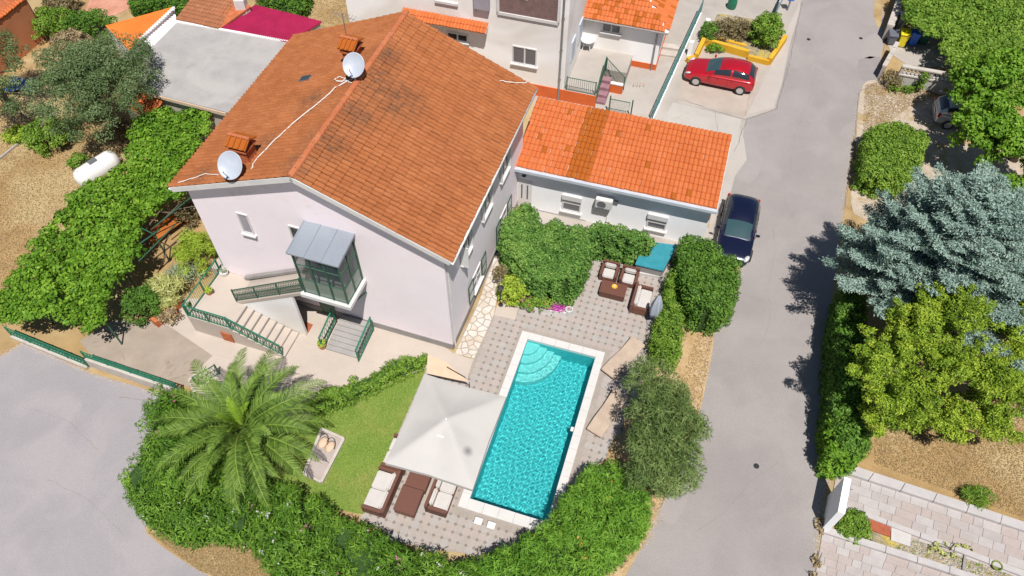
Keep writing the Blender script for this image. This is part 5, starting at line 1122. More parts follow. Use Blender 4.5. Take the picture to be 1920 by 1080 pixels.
# beige shade sail beyond the parasol
S3 = [P(800,663,1.1), P(822,702,1.3), P(884,716,.75), P(812,672,.75)]; o_ = Vector((P(830,695).x, P(830,695).y, 0)); sa = T('shade_sail', 'small beige cloth sail stretched behind the big parasol', 'shade sail', o_)
m = MB(); m.slab([p-o_ for p in (P(802,664,1.0), P(800,700,1.0), P(880,717,1.0), P(838,680,1.0))], .02); m.obj('cloth', M['beige'], sa)
m = MB(); m.tube([P(838,688,1.08)-o_, P(873,708,1.08)-o_], .022, 6); m.obj('spar', M['black'], sa)
for x, y in ((802,664),(880,717)): q = P(x, y, 1.0)-o_; MB().tube([(q.x,q.y,0),(q.x,q.y,1.02)], .02, 6).obj('pole', M['metal'], sa)
# closed parasol
cp = T('closed_parasol', 'folded white parasol standing beside the wicker loveseat', 'parasol', tuple(P(1223,606).xy)+(ZP,)); m = MB(); prof = []
vs = []; N_ = 20
for i, (r_, z) in enumerate([(.05,.55),(.20,.62),(.25,.9),(.24,1.3),(.17,1.7),(.09,2.05),(.03,2.2)]):
    for j in range(N_): a = 2*math.pi*j/N_; rr = r_*(1+.28*math.cos(a*5+i*.2)); vs.append((rr*math.cos(a), rr*math.sin(a), z))
m.add(vs, [(i*N_+j, i*N_+(j+1) % N_, (i+1)*N_+(j+1) % N_, (i+1)*N_+j) for i in range(6) for j in range(N_)]); m.obj('folded_canopy', M['dish'], cp, smooth=True)
MB().tube([(0,0,0),(0,0,2.3)], .025, 8).obj('pole', M['metal'], cp); MB().lathe([(.01,0),(.28,0),(.28,.08),(.05,.12),(.01,.12)], n=20).obj('base', M['plinth'], cp)
# loungers
def lounger(label, px, ang):
    rt = T('sun_lounger', label, 'sun lounger', PP(*px, .3), ang, 'sun loungers on the road side of the pool'); m = MB()
    prof = [(-1.12,.52),(-.6,.36),(-.28,.30),(.1,.34),(.45,.38),(1.1,.27)]; vs = []
    for x, z in prof: vs += [(x,-.37,z),(x,.37,z),(x,.37,z-.09),(x,-.37,z-.09)]
    k = len(prof); m.add(vs, [(4*i+a, 4*i+(a+1) % 4, 4*i+4+(a+1) % 4, 4*i+4+a) for i in range(k-1) for a in range(4)]+[(0,1,2,3),(4*k-1,4*k-2,4*k-3,4*k-4)]); m.obj('mattress', M['towel'], rt, bevel=.02)
    for s in (-.29, .29): MB().tube([(-.9,s,.16),(.9,s,.16)], .025, 6).obj('side_rail', M['wicker'], rt)
    for x in (-.75, .75):
        for s in (-.28, .28): MB().box(x-.03,x+.03,s-.03,s+.03,0,.24).obj('leg', M['wicker'], rt)
    return rt
lounger('curved beige sun lounger near the shallow end of the pool', (1168,672), R(47)+math.pi); lounger('beige sun lounger half in the shade of the olive tree', (1139,776), R(55)+math.pi)
for (x, y), lb in (((897,978),'small white square stool at the foot of the pool, left one'), ((921,986),'small white square stool at the foot of the pool, right one')):
    s_ = T('stool', lb, 'stool', PP(x, y, .2), A_); MB().box(-.16,.16,-.14,.14,.20,.25).obj('seat', M['white'], s_, bevel=.01)
    for a in (-.12,.12):
        for b in (-.10,.10): MB().box(a-.02,a+.02,b-.02,b+.02,0,.20).obj('leg', M['white'], s_)
# teal cover
tq = [P(x, y, .75) for x, y in ((1207,452),(1270,460),(1243,508),(1191,496))]; o_ = Vector((tq[0].x, tq[0].y, ZP)); tc = T('teal_cover', 'turquoise sheet cover stretched over a low box at the corner of the patio', 'cover', o_)
m = MB(); m.prism([(p-o_) for p in tq], .66, .73); m.obj('sheet', M['tealsheet'], tc); m = MB(); c_ = sum([p-o_ for p in tq], Vector((0,0,0)))/4; m.prism([(p-o_).lerp(c_, .06) for p in tq], 0, .655); m.obj('box_frame', M['plinth'], tc)
wq = [P(x, y, .2) for x, y in ((1198,503),(1241,512),(1240,520),(1197,512))]; kb = MB(); kb.prism([p-wq[0] for p in wq], 0, .2); kb = kb.obj('kerb', M['pool_edge'], None, label='pale stone kerb in front of the turquoise cover', cat='kerb'); kb.location = (wq[0].x, wq[0].y, .03)
# garden lamp
gl = T('garden_lamp', 'short dark garden lamp post between the paving and the lime green shrub', 'lamp', tuple(P(939,573).xy)+(.05,)); MB().tube([(0,0,0),(0,0,1.2)], .03, 8).obj('post', M['black'], gl); MB().lathe([(.03,1.15),(.10,1.2),(.13,1.34),(.02,1.42)], n=8).obj('lantern', M['dark'], gl); MB().lathe([(.16,1.40),(.02,1.50)], n=8).obj('lantern_cap', M['black'], gl); MB().tube([(0,0,1.5),(0,0,2.2)], .008, 5).obj('rod', M['white'], gl)
MB().lathe([(.02,0),(.12,0),(.12,.04),(.03,.06)], n=12).obj('base', M['black'], gl)
# white planter edge with pots
wp = T('flower_trough', 'low white trough of magenta flowers below the ivy', 'planter', tuple(P(985,577).xy)+(.03,)); d = P(1062,590)-P(985,577); d.z = 0
MB().wallquad((0,0,0), d, .28, 0, .26).obj('trough', M['white'], wp); pe = MB().lathe([(.12,0),(.15,.02),(.18,.42),(.14,.42),(.12,.1)], (d.x+.1,d.y,0), 16).obj('end_pot', M['white'], wp)
def flowers(root, pts, n, spread, fl, s=.07, z=.0):
    q = np.repeat(np.array([tuple(p) for p in pts]), n, 0)+RNG.normal(0, 1, (len(pts)*n, 3))*np.array(spread)
    leafmesh('blossom', q+np.array([0,0,z]), rnd_dirs(len(q))+np.array([0,0,1.0]), rnd_dirs(len(q)), s, s*.85, RNG.random(len(q)), LM[fl], root, kind='stuff')
flowers(wp, [d*.0+Vector((-.1,.25,.35)), d*.08+Vector((0,.2,.38))], 110, (.17,.12,.06), 'purplefl'); flowers(wp, [d*.55+Vector((0,.08,.38)), d*.72+Vector((0,.05,.38)), d*.86+Vector((0,.05,.36))], 130, (.16,.11,.06), 'purplefl'); flowers(wp, [d*.35+Vector((0,.25,.34))], 60, (.2,.12,.05), 'orangefl')
q_ = [d*t+Vector((0,.15,.2)) for t in (0,.1,.35,.55,.75,.88)]; flowers(wp, q_, 60, (.15,.12,.08), 'hedge', .10)
# slab on the lawn
sq = px_poly([(604,806),(645,824),(603,905),(571,889)], .05); o_ = Vector((sq[0].x, sq[0].y, .014)); ls_ = T('lawn_slab', 'pale framed stone slab on the lawn beside the palm', 'slab', o_); qq = [p-Vector((o_.x,o_.y,0)) for p in sq]
MB().prism(qq, 0, .07).obj('slab', M['path_c'], ls_)
for i in range(4): a, b = qq[i], qq[(i+1) % 4]; MB().wallquad(a, b, .12, 0, .14+.003*i).obj('rim', M['stone'], ls_)
for k, (x, y) in enumerate(((606,830),(619,838))):
    c = P(x, y, .1)-Vector((o_.x,o_.y,0)); c.z = .075; m = MB(); m.lathe([(.01,0),(.17,0),(.19,.05),(.12,.09),(.01,.10)], (0,0,0), 16, sy=1.5); ob = m.obj('basin_cover', M['terrac_pot'] if k == 5 else M['beige'], ls_, smooth=True); ob.location = c; ob.rotation_euler = (0,0,-.35)
    m = MB(); m.tube([c+Vector((.2*math.cos(t)+.02, .38*math.sin(t), .12)) for t in np.linspace(-.4, 2.6, 10)], .012, 5); m.obj('wire_hoop', M['black'], ls_)
# pots on the stair landing
def pot(label, c, r, h, leaf=None, m='terrac_pot', lr=.2):
    rt = T('plant_pot', label, 'plant pot', c); MB().lathe([(.01,0),(r*.7,0),(r,h),(r*.85,h),(r*.8,h*.85),(.01,h*.85)], n=16).obj('pot', M[m], rt)
    if leaf:
        cs = [(random.gauss(0,.06), random.gauss(0,.06), h+.08+random.random()*.08) for _ in range(7)]; p, nn, t, c_ = clump_leaves(cs, [lr*.6]*7, 150, .1, .05); leafmesh('plant', p, nn, t, .1, .05, c_, LM[leaf], rt)
    return rt
pot('white round pot at the wall end of the raised landing', tuple(P(421,513,1.3).xy)+(1.202,), .20, .26, 'silver', 'white', .15); pot('terracotta pot with a green plant by the landing railing', tuple(P(392,548,1.3).xy)+(1.202,), .17, .22, 'lime')
pot('terracotta pot with a bushy plant at the foot of the grooved steps', tuple(P(604,648,.2).xy)+(.036,), .19, .26, 'lime'); pot('small terracotta pot at the corner of the landing railing', tuple(P(356,574,1.3).xy)+(1.202,), .10, .14, 'hedge', lr=.12)
# covers by the paths
for q, mk, lb in (([(1627,972),(1668,985),(1668,1008),(1632,995)], 'redmat', 'rusty brown metal cover in the bed between the paths'), ([(1670,984),(1707,997),(1705,1026),(1669,1014)], 'cushion', 'cream square cover slab in the bed between the paths')):
    pq = px_poly(q); o_ = pq[0].copy(); ob = MB().prism([p-o_ for p in pq], 0, .07).obj('cover_slab', M[mk], None, label=lb, cat='cover'); ob.location = (o_.x, o_.y, .02)
c = P(1868,1062,.1); bw_ = T('garden_bowl', 'small round yellow-green bowl on the pebbles', 'bowl', (c.x, c.y, .02)); MB().lathe([(.01,0),(.12,0),(.20,.18),(.17,.18),(.10,.05),(.01,.05)], n=18).obj('bowl', M['yellow'] if 0 else M['lawn'], bw_)
c = P(1806,1053); dv = MB().rbox((0,0,.05), (.08,.75,.1), -.45).obj('divider', M['plinth'], None, label='grey concrete divider across the pebble bed', cat='divider'); dv.location = (c.x, c.y, .02)
# white screen wall by the road
c0, c1 = P(1539.5,993), P(1552,930); d = c1-c0; L_ = d.length; sw_ = T('roadside_pillar', 'tall white slab wall standing at the road edge between the paved paths', 'wall', c0, math.atan2(d.y, d.x)); MB().box(0, L_, -.26, 0, 0, 1.95).obj('slab', M['bluewhite'], sw_); MB().box(L_-.3, L_-.27, -.45, -.26, 1.7, 1.72).obj('bracket', M['metal'], sw_)

# ================================================================== LEFT: FENCES, TANK, PERGOLA
def low_fence(label, pl, hw_, hf, wallm):
    o = P(*pl[0]); rt = T('garden_fence', label, 'fence', o)
    for i in range(len(pl)-1):
        a, b = P(*pl[i])-o, P(*pl[i+1])-o; L_ = (b-a).length; d = (b-a)/L_; nn = Vector((-d.y, d.x, 0))
        MB().wallquad(a, b, .25, 0, hw_).obj('base_wall', M[wallm], rt)
        for z in (hw_+.05, hw_+hf*.5, hw_+hf): MB().tube([a+Vector((0,0,z)), b+Vector((0,0,z))], .026, 5).obj('rail', M['green'], rt)
        k = int(L_/.17); m = MB()
        for j in range(k):
            p = a+d*(L_*(j+.5)/k); s = L_/k*.9
            for z0, z1 in ((hw_+.05, hw_+hf*.5), (hw_+hf*.5, hw_+hf)):
                m.rbox(p+Vector((0,0,(z0+z1)/2)), (.05,.012,z1-z0), math.atan2(d.y, d.x)); m.tube([p-d*s*.5+Vector((0,0,z0)), p+d*s*.5+Vector((0,0,z1))], .014, 4); m.tube([p+d*s*.5+Vector((0,0,z0)), p-d*s*.5+Vector((0,0,z1))], .014, 4)
        m.obj('lattice', M['green'], rt, kind='stuff')
        for j in range(int(L_/1.3)+2): p = a.lerp(b, j/(int(L_/1.3)+1)); MB().rbox(p+Vector((0,0,hw_+hf/2)), (.06,.06,hf+.08)).obj('post', M['green'], rt)
    return rt
low_fence('green lattice fence on a low wall under the vine, left section', [(26,632),(168,690)], .18, .62, 'stone'); low_fence('green lattice fence on a pale stone wall above the street, right section', [(172,684),(342,742)], .62, .48, 'stone')
railing('railing', 'short green railing half hidden by the palm fronds', [P(372,725), P(412,702)], .8, M['green'], style='x', spacing=.2)
gk = P(183,318,.7); tk = T('gas_tank', 'white cylindrical gas tank on feet in the dry garden', 'tank', (gk.x, gk.y, 0), R(52)); m = MB(); prof = []
for z, r_ in ((-1.25,.02),(-1.22,.25),(-1.1,.45),(-.9,.55),(-.85,.56),(.85,.56),(.9,.55),(1.1,.45),(1.22,.25),(1.25,.02)): prof.append((r_, z))
m.lathe(prof, n=28); m.v = [(v[2], v[0], v[1]+.75) for v in m.v]; m.obj('tank_body', M['tank'], tk, smooth=True)
m = MB(); m.box(-.25,.2,-.14,.14,1.27,1.40); m.obj('valve_box', M['metal'], tk, bevel=.02)
for x in (-.6,.6): MB().lathe([(.565,-.03),(.58,0),(.565,.03)], n=28)
for x in (-.7,.7): MB().box(x-.06,x+.06,-.4,.4,0,.35).obj('foot', M['concrete'], tk)
for x in (-.95,.95): MB().tube([(x,-.08,1.28),(x,0,1.36),(x,.08,1.28)], .015, 5).obj('lifting_lug', M['metal'], tk)
MB().tube([(-.1,.1,1.3),(-.4,.5,1.1),(-.6,.75,.2)], .02, 6).obj('pipe', M['metal'], tk)
po = P(200,470); pg = T('vine_pergola', 'metal pergola frame carrying the vine canopy', 'pergola', (po.x, po.y, 0))
for (x, y) in ((60,560),(195,600),(290,440),(150,380),(330,260),(395,345),(230,500)):
    q = P(x, y, 2.0)-Vector((po.x,po.y,0)); MB().tube([(q.x,q.y,0),(q.x,q.y,2.05)], .04, 6).obj('post', M['dkgreen'], pg)
for a, b in (((0,560),(410,215)), ((60,600),(300,430)), ((195,600),(60,540)), ((290,440),(150,370)), ((400,345),(260,260)), ((290,425),(395,340)), ((260,490),(330,420))):
    MB().tube([P(*a,2.1)-Vector((po.x,po.y,0)), P(*b,2.1)-Vector((po.x,po.y,0))], .035, 6).obj('beam', M['dkgreen'], pg)
wbn = P(315,425,.5); wb_ = T('wooden_trough', 'orange-brown wooden bench under the open end of the vine pergola', 'bench', (wbn.x, wbn.y, 0), R(52))
for k in range(3): MB().box(-1.1,1.1,-.24+k*.165,-.09+k*.165,.42,.46).obj('slat', M['wood'], wb_)
for x in (-.9,.9): MB().box(x-.05,x+.05,-.22,.22,0,.42).obj('leg', M['wood'], wb_)
MB().box(-1.1,1.1,.27,.31,.55,.72).obj('backrest', M['wood'], wb_)
for k, (a, b) in enumerate((((262,470),(300,395)), ((300,500),(318,440)), ((255,405),(330,400)))):
    A3, B3 = P(*a,.1), P(*b,2.0); o_ = Vector((A3.x,A3.y,0)); gv = T('old_grapevine', ['thick twisted grey vine stem at the middle of the pergola opening','grey vine stem leaning beside the wooden bench','grey vine stem spreading below the upper pergola edge'][k], 'grapevine', o_)
    MB().tube([(0,0,-.02), (A3.lerp(B3,.3)-o_)+Vector((.1,.05,0)), (A3.lerp(B3,.6)-o_)+Vector((-.08,.1,.1)), B3-o_], .075, 7, .03).obj('stem', M['bark'], gv, smooth=True)
    MB().tube([(A3.lerp(B3,.5)-o_), (A3.lerp(B3,.7)-o_)+Vector((.5,.2,.1)), B3-o_+Vector((.9,.4,.1))], .04, 6, .02).obj('branch', M['bark'], gv, smooth=True)
pw_ = px_poly([(338,565),(345,573),(298,615),(288,608)]); o_ = pw_[0].copy(); bw2 = MB().prism([p-o_ for p in pw_], 0, .45).obj('bed_wall', M['brick'], None, label='low brick edging between the round bush and the landing', cat='wall'); bw2.location = o_

# ================================================================== RIGHT SIDE: WALLS, BINS
wo = P(1675,158); wd_ = P(1784,178)-wo; L_ = wd_.length; rw = T('balustrade_wall', 'whitewashed garden wall topped with a pierced block balustrade', 'wall', wo, math.atan2(wd_.y, wd_.x))
M['oldwall'] = mat('old_white_render', (.50,.48,.45), (.42,.40,.37), 1.2, 25, .08, .9, .2, stain=((.26,.25,.22), 1.2, .58))
MB().box(0, L_, -.12, .12, 0, .78).obj('wall_base', M['oldwall'], rw); MB().box(-.02, L_+.02, -.16, .16, .78, .86).obj('lower_coping', M['stone'], rw); MB().box(-.02, L_+.02, -.14, .14, 1.32, 1.40).obj('upper_coping', M['stone'], rw)
for x in (0, L_*.5, L_-.16): MB().box(x, x+.16, -.10, .10, .86, 1.32).obj('pier', M['stone'], rw)
for half in (0, 1):
    x0 = .16+half*(L_*.5); k = int((L_*.5-.2)/.23)
    for i in range(k):
        for r_ in range(2): MB().rbox((x0+.1+i*.23+(r_*.1), 0, .98+r_*.22), (.13,.12,.13), 0, .785).obj('pierced_block', M['white'], rw)
def stone_wall(label, a, b, h, th=.3, n=9, mk='stone', name='garden_wall'):
    o = P(*a); d = P(*b)-o; rt = T(name, label, 'wall', o)
    MB().wallquad((0,0,0), d, th, 0, h).obj('wall_body', M['concrete'], rt)
    for k in range(n): MB().wallquad(d*(k+.03)/n, d*(k+.97)/n, th+.08, h, h+.07+random.uniform(0,.02)).obj('coping_stone', M[mk], rt)
    return rt
stone_wall('short sloping wall end beside the bins', (1647,148), (1672,103), .9, .18, 4); stone_wall('rough pale stone wall at the top right edge of the road', (1658,75), (1692,-20), 1.0, .35, 10)
for k, (x, y) in enumerate(((1694,34),(1698,12),(1684,55))):
    q = P(x, y); rt = T('stone_pillar', ['pale block pillar in the middle of the rough stone wall','pale block pillar nearest the top edge of the photo','lowest pale block pillar above the bins'][k], 'pillar', q, R(-12)); MB().box(-.22,.22,-.2,.2,0,1.1).obj('pillar_body', M['stone'], rt); MB().box(-.27,.27,-.25,.25,1.1,1.2).obj('cap', M['white'], rt)
def wheelie(label, px, ang, m, mlid, h=1.05):
    q = P(*px); rt = T('wheelie_bin', label, 'bin', (q.x, q.y, .02), ang, 'wheelie bins beside the road'); v = []
    for z, a, b in ((.06,.20,.22),(h-.08,.27,.31)): v += [(-a,-b,z),(a,-b,z),(a,b,z),(-a,b,z)]
    MB().add(v, [(0,3,2,1),(4,5,6,7),(0,1,5,4),(1,2,6,5),(2,3,7,6),(3,0,4,7)]).obj('bin_body', M[m], rt, bevel=.02); MB().slab([(-.30,-.35,h-.05),(.30,-.35,h-.05),(.30,.33,h+.03),(-.30,.33,h+.03)], .07).obj('lid', M[mlid], rt, bevel=.02)
    MB().tube([(-.2,.38,h-.05),(.2,.38,h-.05)], .02, 6).obj('handle', M['black'], rt)
    for x in (-.22,.22): MB().lathe([(.02,-.03),(.10,-.03),(.10,.03),(.02,.03)], (x,.24,.10), 12, 'Y').obj('wheel', M['rubber'], rt)
    return rt
wheelie('yellow wheelie bin in the row beside the road', (1687,86), R(-15), 'yplastic', 'yplastic'); wheelie('blue wheelie bin between the yellow and the dark green bin', (1708,84), R(-18), 'blue', 'blue')
wheelie('dark green wheelie bin in the shade of the vine', (1728,82), R(-25), 'gplastic', 'gplastic'); wheelie('dark grey wheelie bin behind the kerb, left of the yellow one', (1668,82), R(-10), 'greyplastic', 'greyplastic', .8)
stb = MB(); sheet('bin_paving', px_poly([(1660,75),(1672,60),(1760,70),(1790,130),(1700,122),(1672,103)]), .02, M['concrete'])

# ================================================================== VEGETATION
def B(px, py, z, rx, ry, rz): q = P(px, py, z); return (q.x, q.y, z, rx, ry, rz)
def g(px, py, z): q = P(px, py, z); return (q.x, q.y, 0)
# vine canopy on the pergola
vin = px_poly([(300,203),(350,206),(418,212),(385,255),(335,330),(352,372),(300,395),(262,402),(270,435),(262,470),(243,510),(212,548),(196,600),(178,622),(120,612),(60,606),(20,612),(-30,590),(-30,545),(20,515),(62,465),(95,400),(140,352),(200,336),(230,294),(245,245)], 2.3)
hedge('vine_canopy', 'broad bright green vine canopy over the pergola left of the pink house', 'vine', vin, .55, 'vine', r=.34, dens=62, ln=.17, wd=.12, hvar=.26, sides=False, base=1.95, squash=.8, corefrac=.55)
tree('olive_tree', 'large grey-green olive tree beside the grey shed roof', 'tree', g(190,215,0), [B(175,150,4.2,2.0,2.0,1.2), B(205,130,4.0,2.6,2.4,1.3), B(150,185,3.6,2.6,2.4,1.5), B(235,170,3.6,2.0,2.0,1.3), B(165,235,2.4,1.5,1.3,1.1), B(120,120,3.4,1.6,1.5,1.1)], 'olive', 270, .48, 62, .14, .045, .22)
tree('olive_tree', 'dark olive tree cut by the left edge of the photo', 'tree', g(-30,170,0), [B(-15,110,3.5,1.7,2.0,1.3), B(-10,180,2.8,1.5,1.6,1.2)], 'olive', 90, .45, 50, .14, .05, .2)
shrub('garden_shrub', 'bright green rounded shrub behind the olive tree by the corner house', P(95,42,1), 1.5, 1.3, 1.7, 'privet'); shrub('garden_shrub', 'fresh green shrub touching the orange roofed shed', P(165,45,1), 1.7, 1.2, 1.6, 'hedge')
shrub('garden_shrub', 'pinkish dry looking shrub at the top of the olive tree', P(135,80,1), 1.2, 1.0, 1.6, 'dry', flowers=('pinkfl', 60, .1)); shrub('garden_shrub', 'dark dry shrub at the top edge beside the terracotta paving', P(110,0,.8), 1.2, .8, 1.2, 'brown')
hedge('clipped_hedge', 'clipped green hedge at the top edge left of the brown roof', 'hedge', px_poly([(240,-20),(360,-20),(345,20),(270,14),(240,10)], 1.0), 1.4, 'hedge', r=.3, dens=55); hedge('clipped_hedge', 'clipped green hedge at the top edge beside the magenta roof', 'hedge', px_poly([(482,-20),(582,-20),(565,22),(520,18),(484,6)], 1.0), 1.4, 'hedge', r=.3, dens=55)
shrub('garden_shrub', 'yellow-green shrub below the big olive tree', P(85,250,.9), 1.2, 1.2, 1.5, 'privet'); shrub('garden_shrub', 'small green shrub touching the gas tank', P(148,303,.5), .5, .6, .8, 'privet', r=.2)
shrub('garden_shrub', 'low lime green plants left of the yellow-green shrub', P(35,250,.4), .9, .5, .6, 'lime', r=.2); shrub('garden_shrub', 'thin dry twiggy shrub between the olive tree and the vine', P(230,245,.5), .9, .7, .9, 'brown', r=.22, dens=35)
shrub('feathery_shrub', 'feathery lime yellow shrub against the landing railing', P(360,468,1.0), 1.1, 1.1, 1.7, 'lime', ln=.24, wd=.03, tang=1.2, dens=75, r=.3); shrub('feathery_shrub', 'silver-grey herb clump beside the landing railing', P(345,510,.5), .9, .6, .8, 'silver', ln=.16, wd=.03, r=.22, tang=1)
shrub('spiky_shrub', 'pale yellow spiky shrub behind the brick edging', P(308,540,.9), 1.0, .8, 1.3, 'yucca', ln=.42, wd=.035, tang=2.2, r=.3, dens=60, n=26); shrub('round_shrub', 'dark green ball-shaped shrub beside the spiky shrub', P(264,568,.9), .95, .9, 1.55, 'hedge', r=.22, dens=85, ln=.11, wd=.07)
shrub('garden_shrub', 'variegated cream shrub under the edge of the vine', P(255,380,.8), .9, .7, 1.2, 'yucca', r=.22, dens=45); shrub('garden_shrub', 'small reddish plant in the brick edging', P(318,590,.5), .5, .35, .75, 'dry', r=.15, flowers=('orangefl', 30, .07))
shrub('garden_shrub', 'scrubby green plant beside the house wall under the pergola', P(350,400,.5), .7, .9, .9, 'brown', r=.2, dens=40)
hedge('border_hedge', 'loose bright green border hedge between the walkway and the lawn', 'hedge', px_poly([(560,760),(600,737),(640,722),(700,700),(735,680),(770,667),(800,668),(806,684),(775,698),(735,712),(700,735),(640,762),(590,782)], .35), .65, 'privet', r=.24, dens=85, ln=.13, wd=.06, hvar=.08)
# ivy arbour
iv = pz([(985,374,2),(1003,392,2),(1012,408,2),(1060,418,2),(1098,428,2),(1120,414,2),(1150,420,2),(1200,428,2),(1222,440,2),(1232,450,1.9),(1200,454,1.8),(1180,500,.1),(1150,490,.1),(1114,486,.1),(1103,512,.1),(1090,545,.1),(1074,572,.1),(1040,575,.1),(1005,566,.3),(975,530,.9),(950,512,.5),(937,495,.2),(943,450,.6),(960,410,1.2)])
hedge('ivy_arbour', 'broad ivy covered arbour between the stone path and the annex', 'ivy', iv, 2.15, 'ivy', r=.26, dens=120, ln=.125, wd=.08, hvar=.03)
shrub('garden_shrub', 'lime yellow shrub beside the garden lamp', P(965,540,.8), .72, .72, 1.25, 'lime', r=.2, dens=90); shrub('garden_shrub', 'small reddish green plants above the white trough', P(1010,568,.4), .8, .35, .7, 'privet', r=.18, flowers=('orangefl', 40, .07)); shrub('garden_shrub', 'dark reddish climber at the left foot of the ivy arbour', P(940,515,.6), .35, .6, 1.1, 'brown', r=.16)
hedge('clipped_hedge', 'large dark green hedge mass between the navy car and the patio', 'hedge', pz([(1272,462,.6),(1300,442,1.8),(1325,450,1.6),(1345,478,1.2),(1386,512,1.2),(1372,560,.6),(1370,600,.2),(1335,628,.1),(1300,632,.1),(1282,605,.1),(1264,560,.1),(1262,515,.1)]), 2.0, 'hedge', r=.32, dens=75, ln=.13, wd=.075, hvar=.12)
hedge('clipped_hedge', 'narrow yellow-green hedge behind the closed parasol', 'hedge', pz([(1252,530,.3),(1264,530,1.2),(1268,570,1.2),(1282,592,1.2),(1280,640,1),(1268,692,.3),(1225,695,.1),(1213,672,.1),(1226,615,.1),(1240,590,.1)]), 1.5, 'privet', r=.25, dens=85, ln=.13, wd=.05, hvar=.08)
tree('olive_tree', 'feathery grey-green olive tree between the pool and the road', 'tree', g(1215,860,0), [B(1248,775,3.0,1.4,1.6,1.0), B(1268,830,2.6,1.4,1.4,.95), B(1215,845,2.5,1.1,1.3,.9), B(1228,722,2.6,1.0,1.1,.8), B(1245,890,2.0,1.4,.9,.8)], 'olive2', 190, .36, 75, .22, .035, .16, tang=.9, up=.3)
# oleander hedges round the lower edge
OL = dict(leaf='oleander', r=.38, dens=60, ln=.23, wd=.05, hvar=.34, tang=1.6)
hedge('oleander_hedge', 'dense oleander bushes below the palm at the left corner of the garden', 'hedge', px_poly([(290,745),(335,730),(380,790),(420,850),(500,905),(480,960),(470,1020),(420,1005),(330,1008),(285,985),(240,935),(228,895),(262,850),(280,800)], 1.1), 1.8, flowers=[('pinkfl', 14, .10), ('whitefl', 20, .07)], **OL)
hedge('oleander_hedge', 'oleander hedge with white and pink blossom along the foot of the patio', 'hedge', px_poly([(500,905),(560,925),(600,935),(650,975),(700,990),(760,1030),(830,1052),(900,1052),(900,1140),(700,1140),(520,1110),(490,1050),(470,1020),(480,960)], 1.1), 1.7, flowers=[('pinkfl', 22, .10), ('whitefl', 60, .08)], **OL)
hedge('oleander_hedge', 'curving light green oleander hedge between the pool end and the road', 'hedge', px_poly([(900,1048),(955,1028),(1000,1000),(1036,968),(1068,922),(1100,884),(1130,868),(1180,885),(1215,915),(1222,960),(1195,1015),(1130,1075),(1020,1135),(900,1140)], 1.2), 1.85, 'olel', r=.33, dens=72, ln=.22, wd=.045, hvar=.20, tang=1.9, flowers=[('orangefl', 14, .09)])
# palm
pc = P(452,800,2.2); palm = T('palm_tree', 'large date palm with arching green fronds beside the lawn', 'palm tree', (pc.x, pc.y, 0)); MB().tube([(0,0,-.05),(0,0,1.0),(0,0,2.0)], .34, 12, .28).obj('trunk', M['bark'], palm, smooth=False)
m = MB()
for k in range(46): a = k*2.4; z = .25+k*.04; m.rbox((math.cos(a)*.36, math.sin(a)*.36, z), (.16,.10,.05), a, -.5)
m.obj('leaf_scars', M['bark'], palm, kind='stuff')
def frond_mesh(L_, lift, droop, mt, nl=46, ll=.55):
    """rachis along +x, leaflets both sides; returns mesh"""
    pts = []; z = 0; x = 0; a = lift; s = L_/16
    for i in range(17): pts.append(Vector((x, 0, z))); x += math.cos(a)*s; z += math.sin(a)*s; a -= droop/16*(1.6*i/16+.25)
    vs, fs, tn = [], [], []
    for i in range(16):
        w_ = .035*(1-i/17)+.008; b = len(vs); p, q = pts[i], pts[i+1]; vs += [p+Vector((0,-w_,0)), p+Vector((0,w_,0)), q+Vector((0,w_*.93,0)), q+Vector((0,-w_*.93,0)), p+Vector((0,0,-w_)), q+Vector((0,0,-w_))]
        fs += [(b,b+3,b+2,b+1), (b,b+4,b+5,b+3), (b+1,b+2,b+5,b+4)]; tn += [.95]*6
    for k in range(nl):
        t = .12+.88*k/nl; f = t*16; i = min(15, int(f)); p = pts[i].lerp(pts[i+1], f-i); d = (pts[i+1]-pts[i]).normalized(); up = Vector((-d.z, 0, d.x)); l = ll*math.sin(math.pi*min(1, .18+t*.86))**.6*random.uniform(.85, 1.1)
        for s_ in (-1, 1):
            dr = (Vector((0, s_, 0))*.72+d*.62+up*random.uniform(.05,.38)).normalized(); e = p+dr*l*.55; e2 = p+dr*l+Vector((0,0,-l*.16)); wv = d.cross(dr).cross(dr).normalized()*.021
            b = len(vs); vs += [p-wv*.6, p+wv*.6, e+wv, e-wv, e2]; fs += [(b,b+1,b+2,b+3), (b+3,b+2,b+4)]; v_ = random.uniform(.15,.8); tn += [v_]*5
    me = bpy.data.meshes.new('frond'); me.from_pydata([tuple(v) for v in vs], [], fs); me.materials.append(LM[mt]); ca = me.color_attributes.new('tint', 'FLOAT_COLOR', 'POINT'); c = np.ones((len(vs), 4), np.float32); c[:,0] = tn; ca.data.foreach_set('color', c.reshape(-1)); me.update(); return me
fm = {('low', i): frond_mesh(3.75+i*.12, .42, 1.25+.15*i, 'palm') for i in range(4)}; fm.update({('mid', i): frond_mesh(3.5+i*.15, .75, 1.5+.1*i, 'palm') for i in range(4)}); fm.update({('up', i): frond_mesh(2.6, 1.15, 1.7, 'palm') for i in range(3)}); fm.update({('new', i): frond_mesh(1.5, 1.35, .9, 'palmyoung', 30, .35) for i in range(2)})
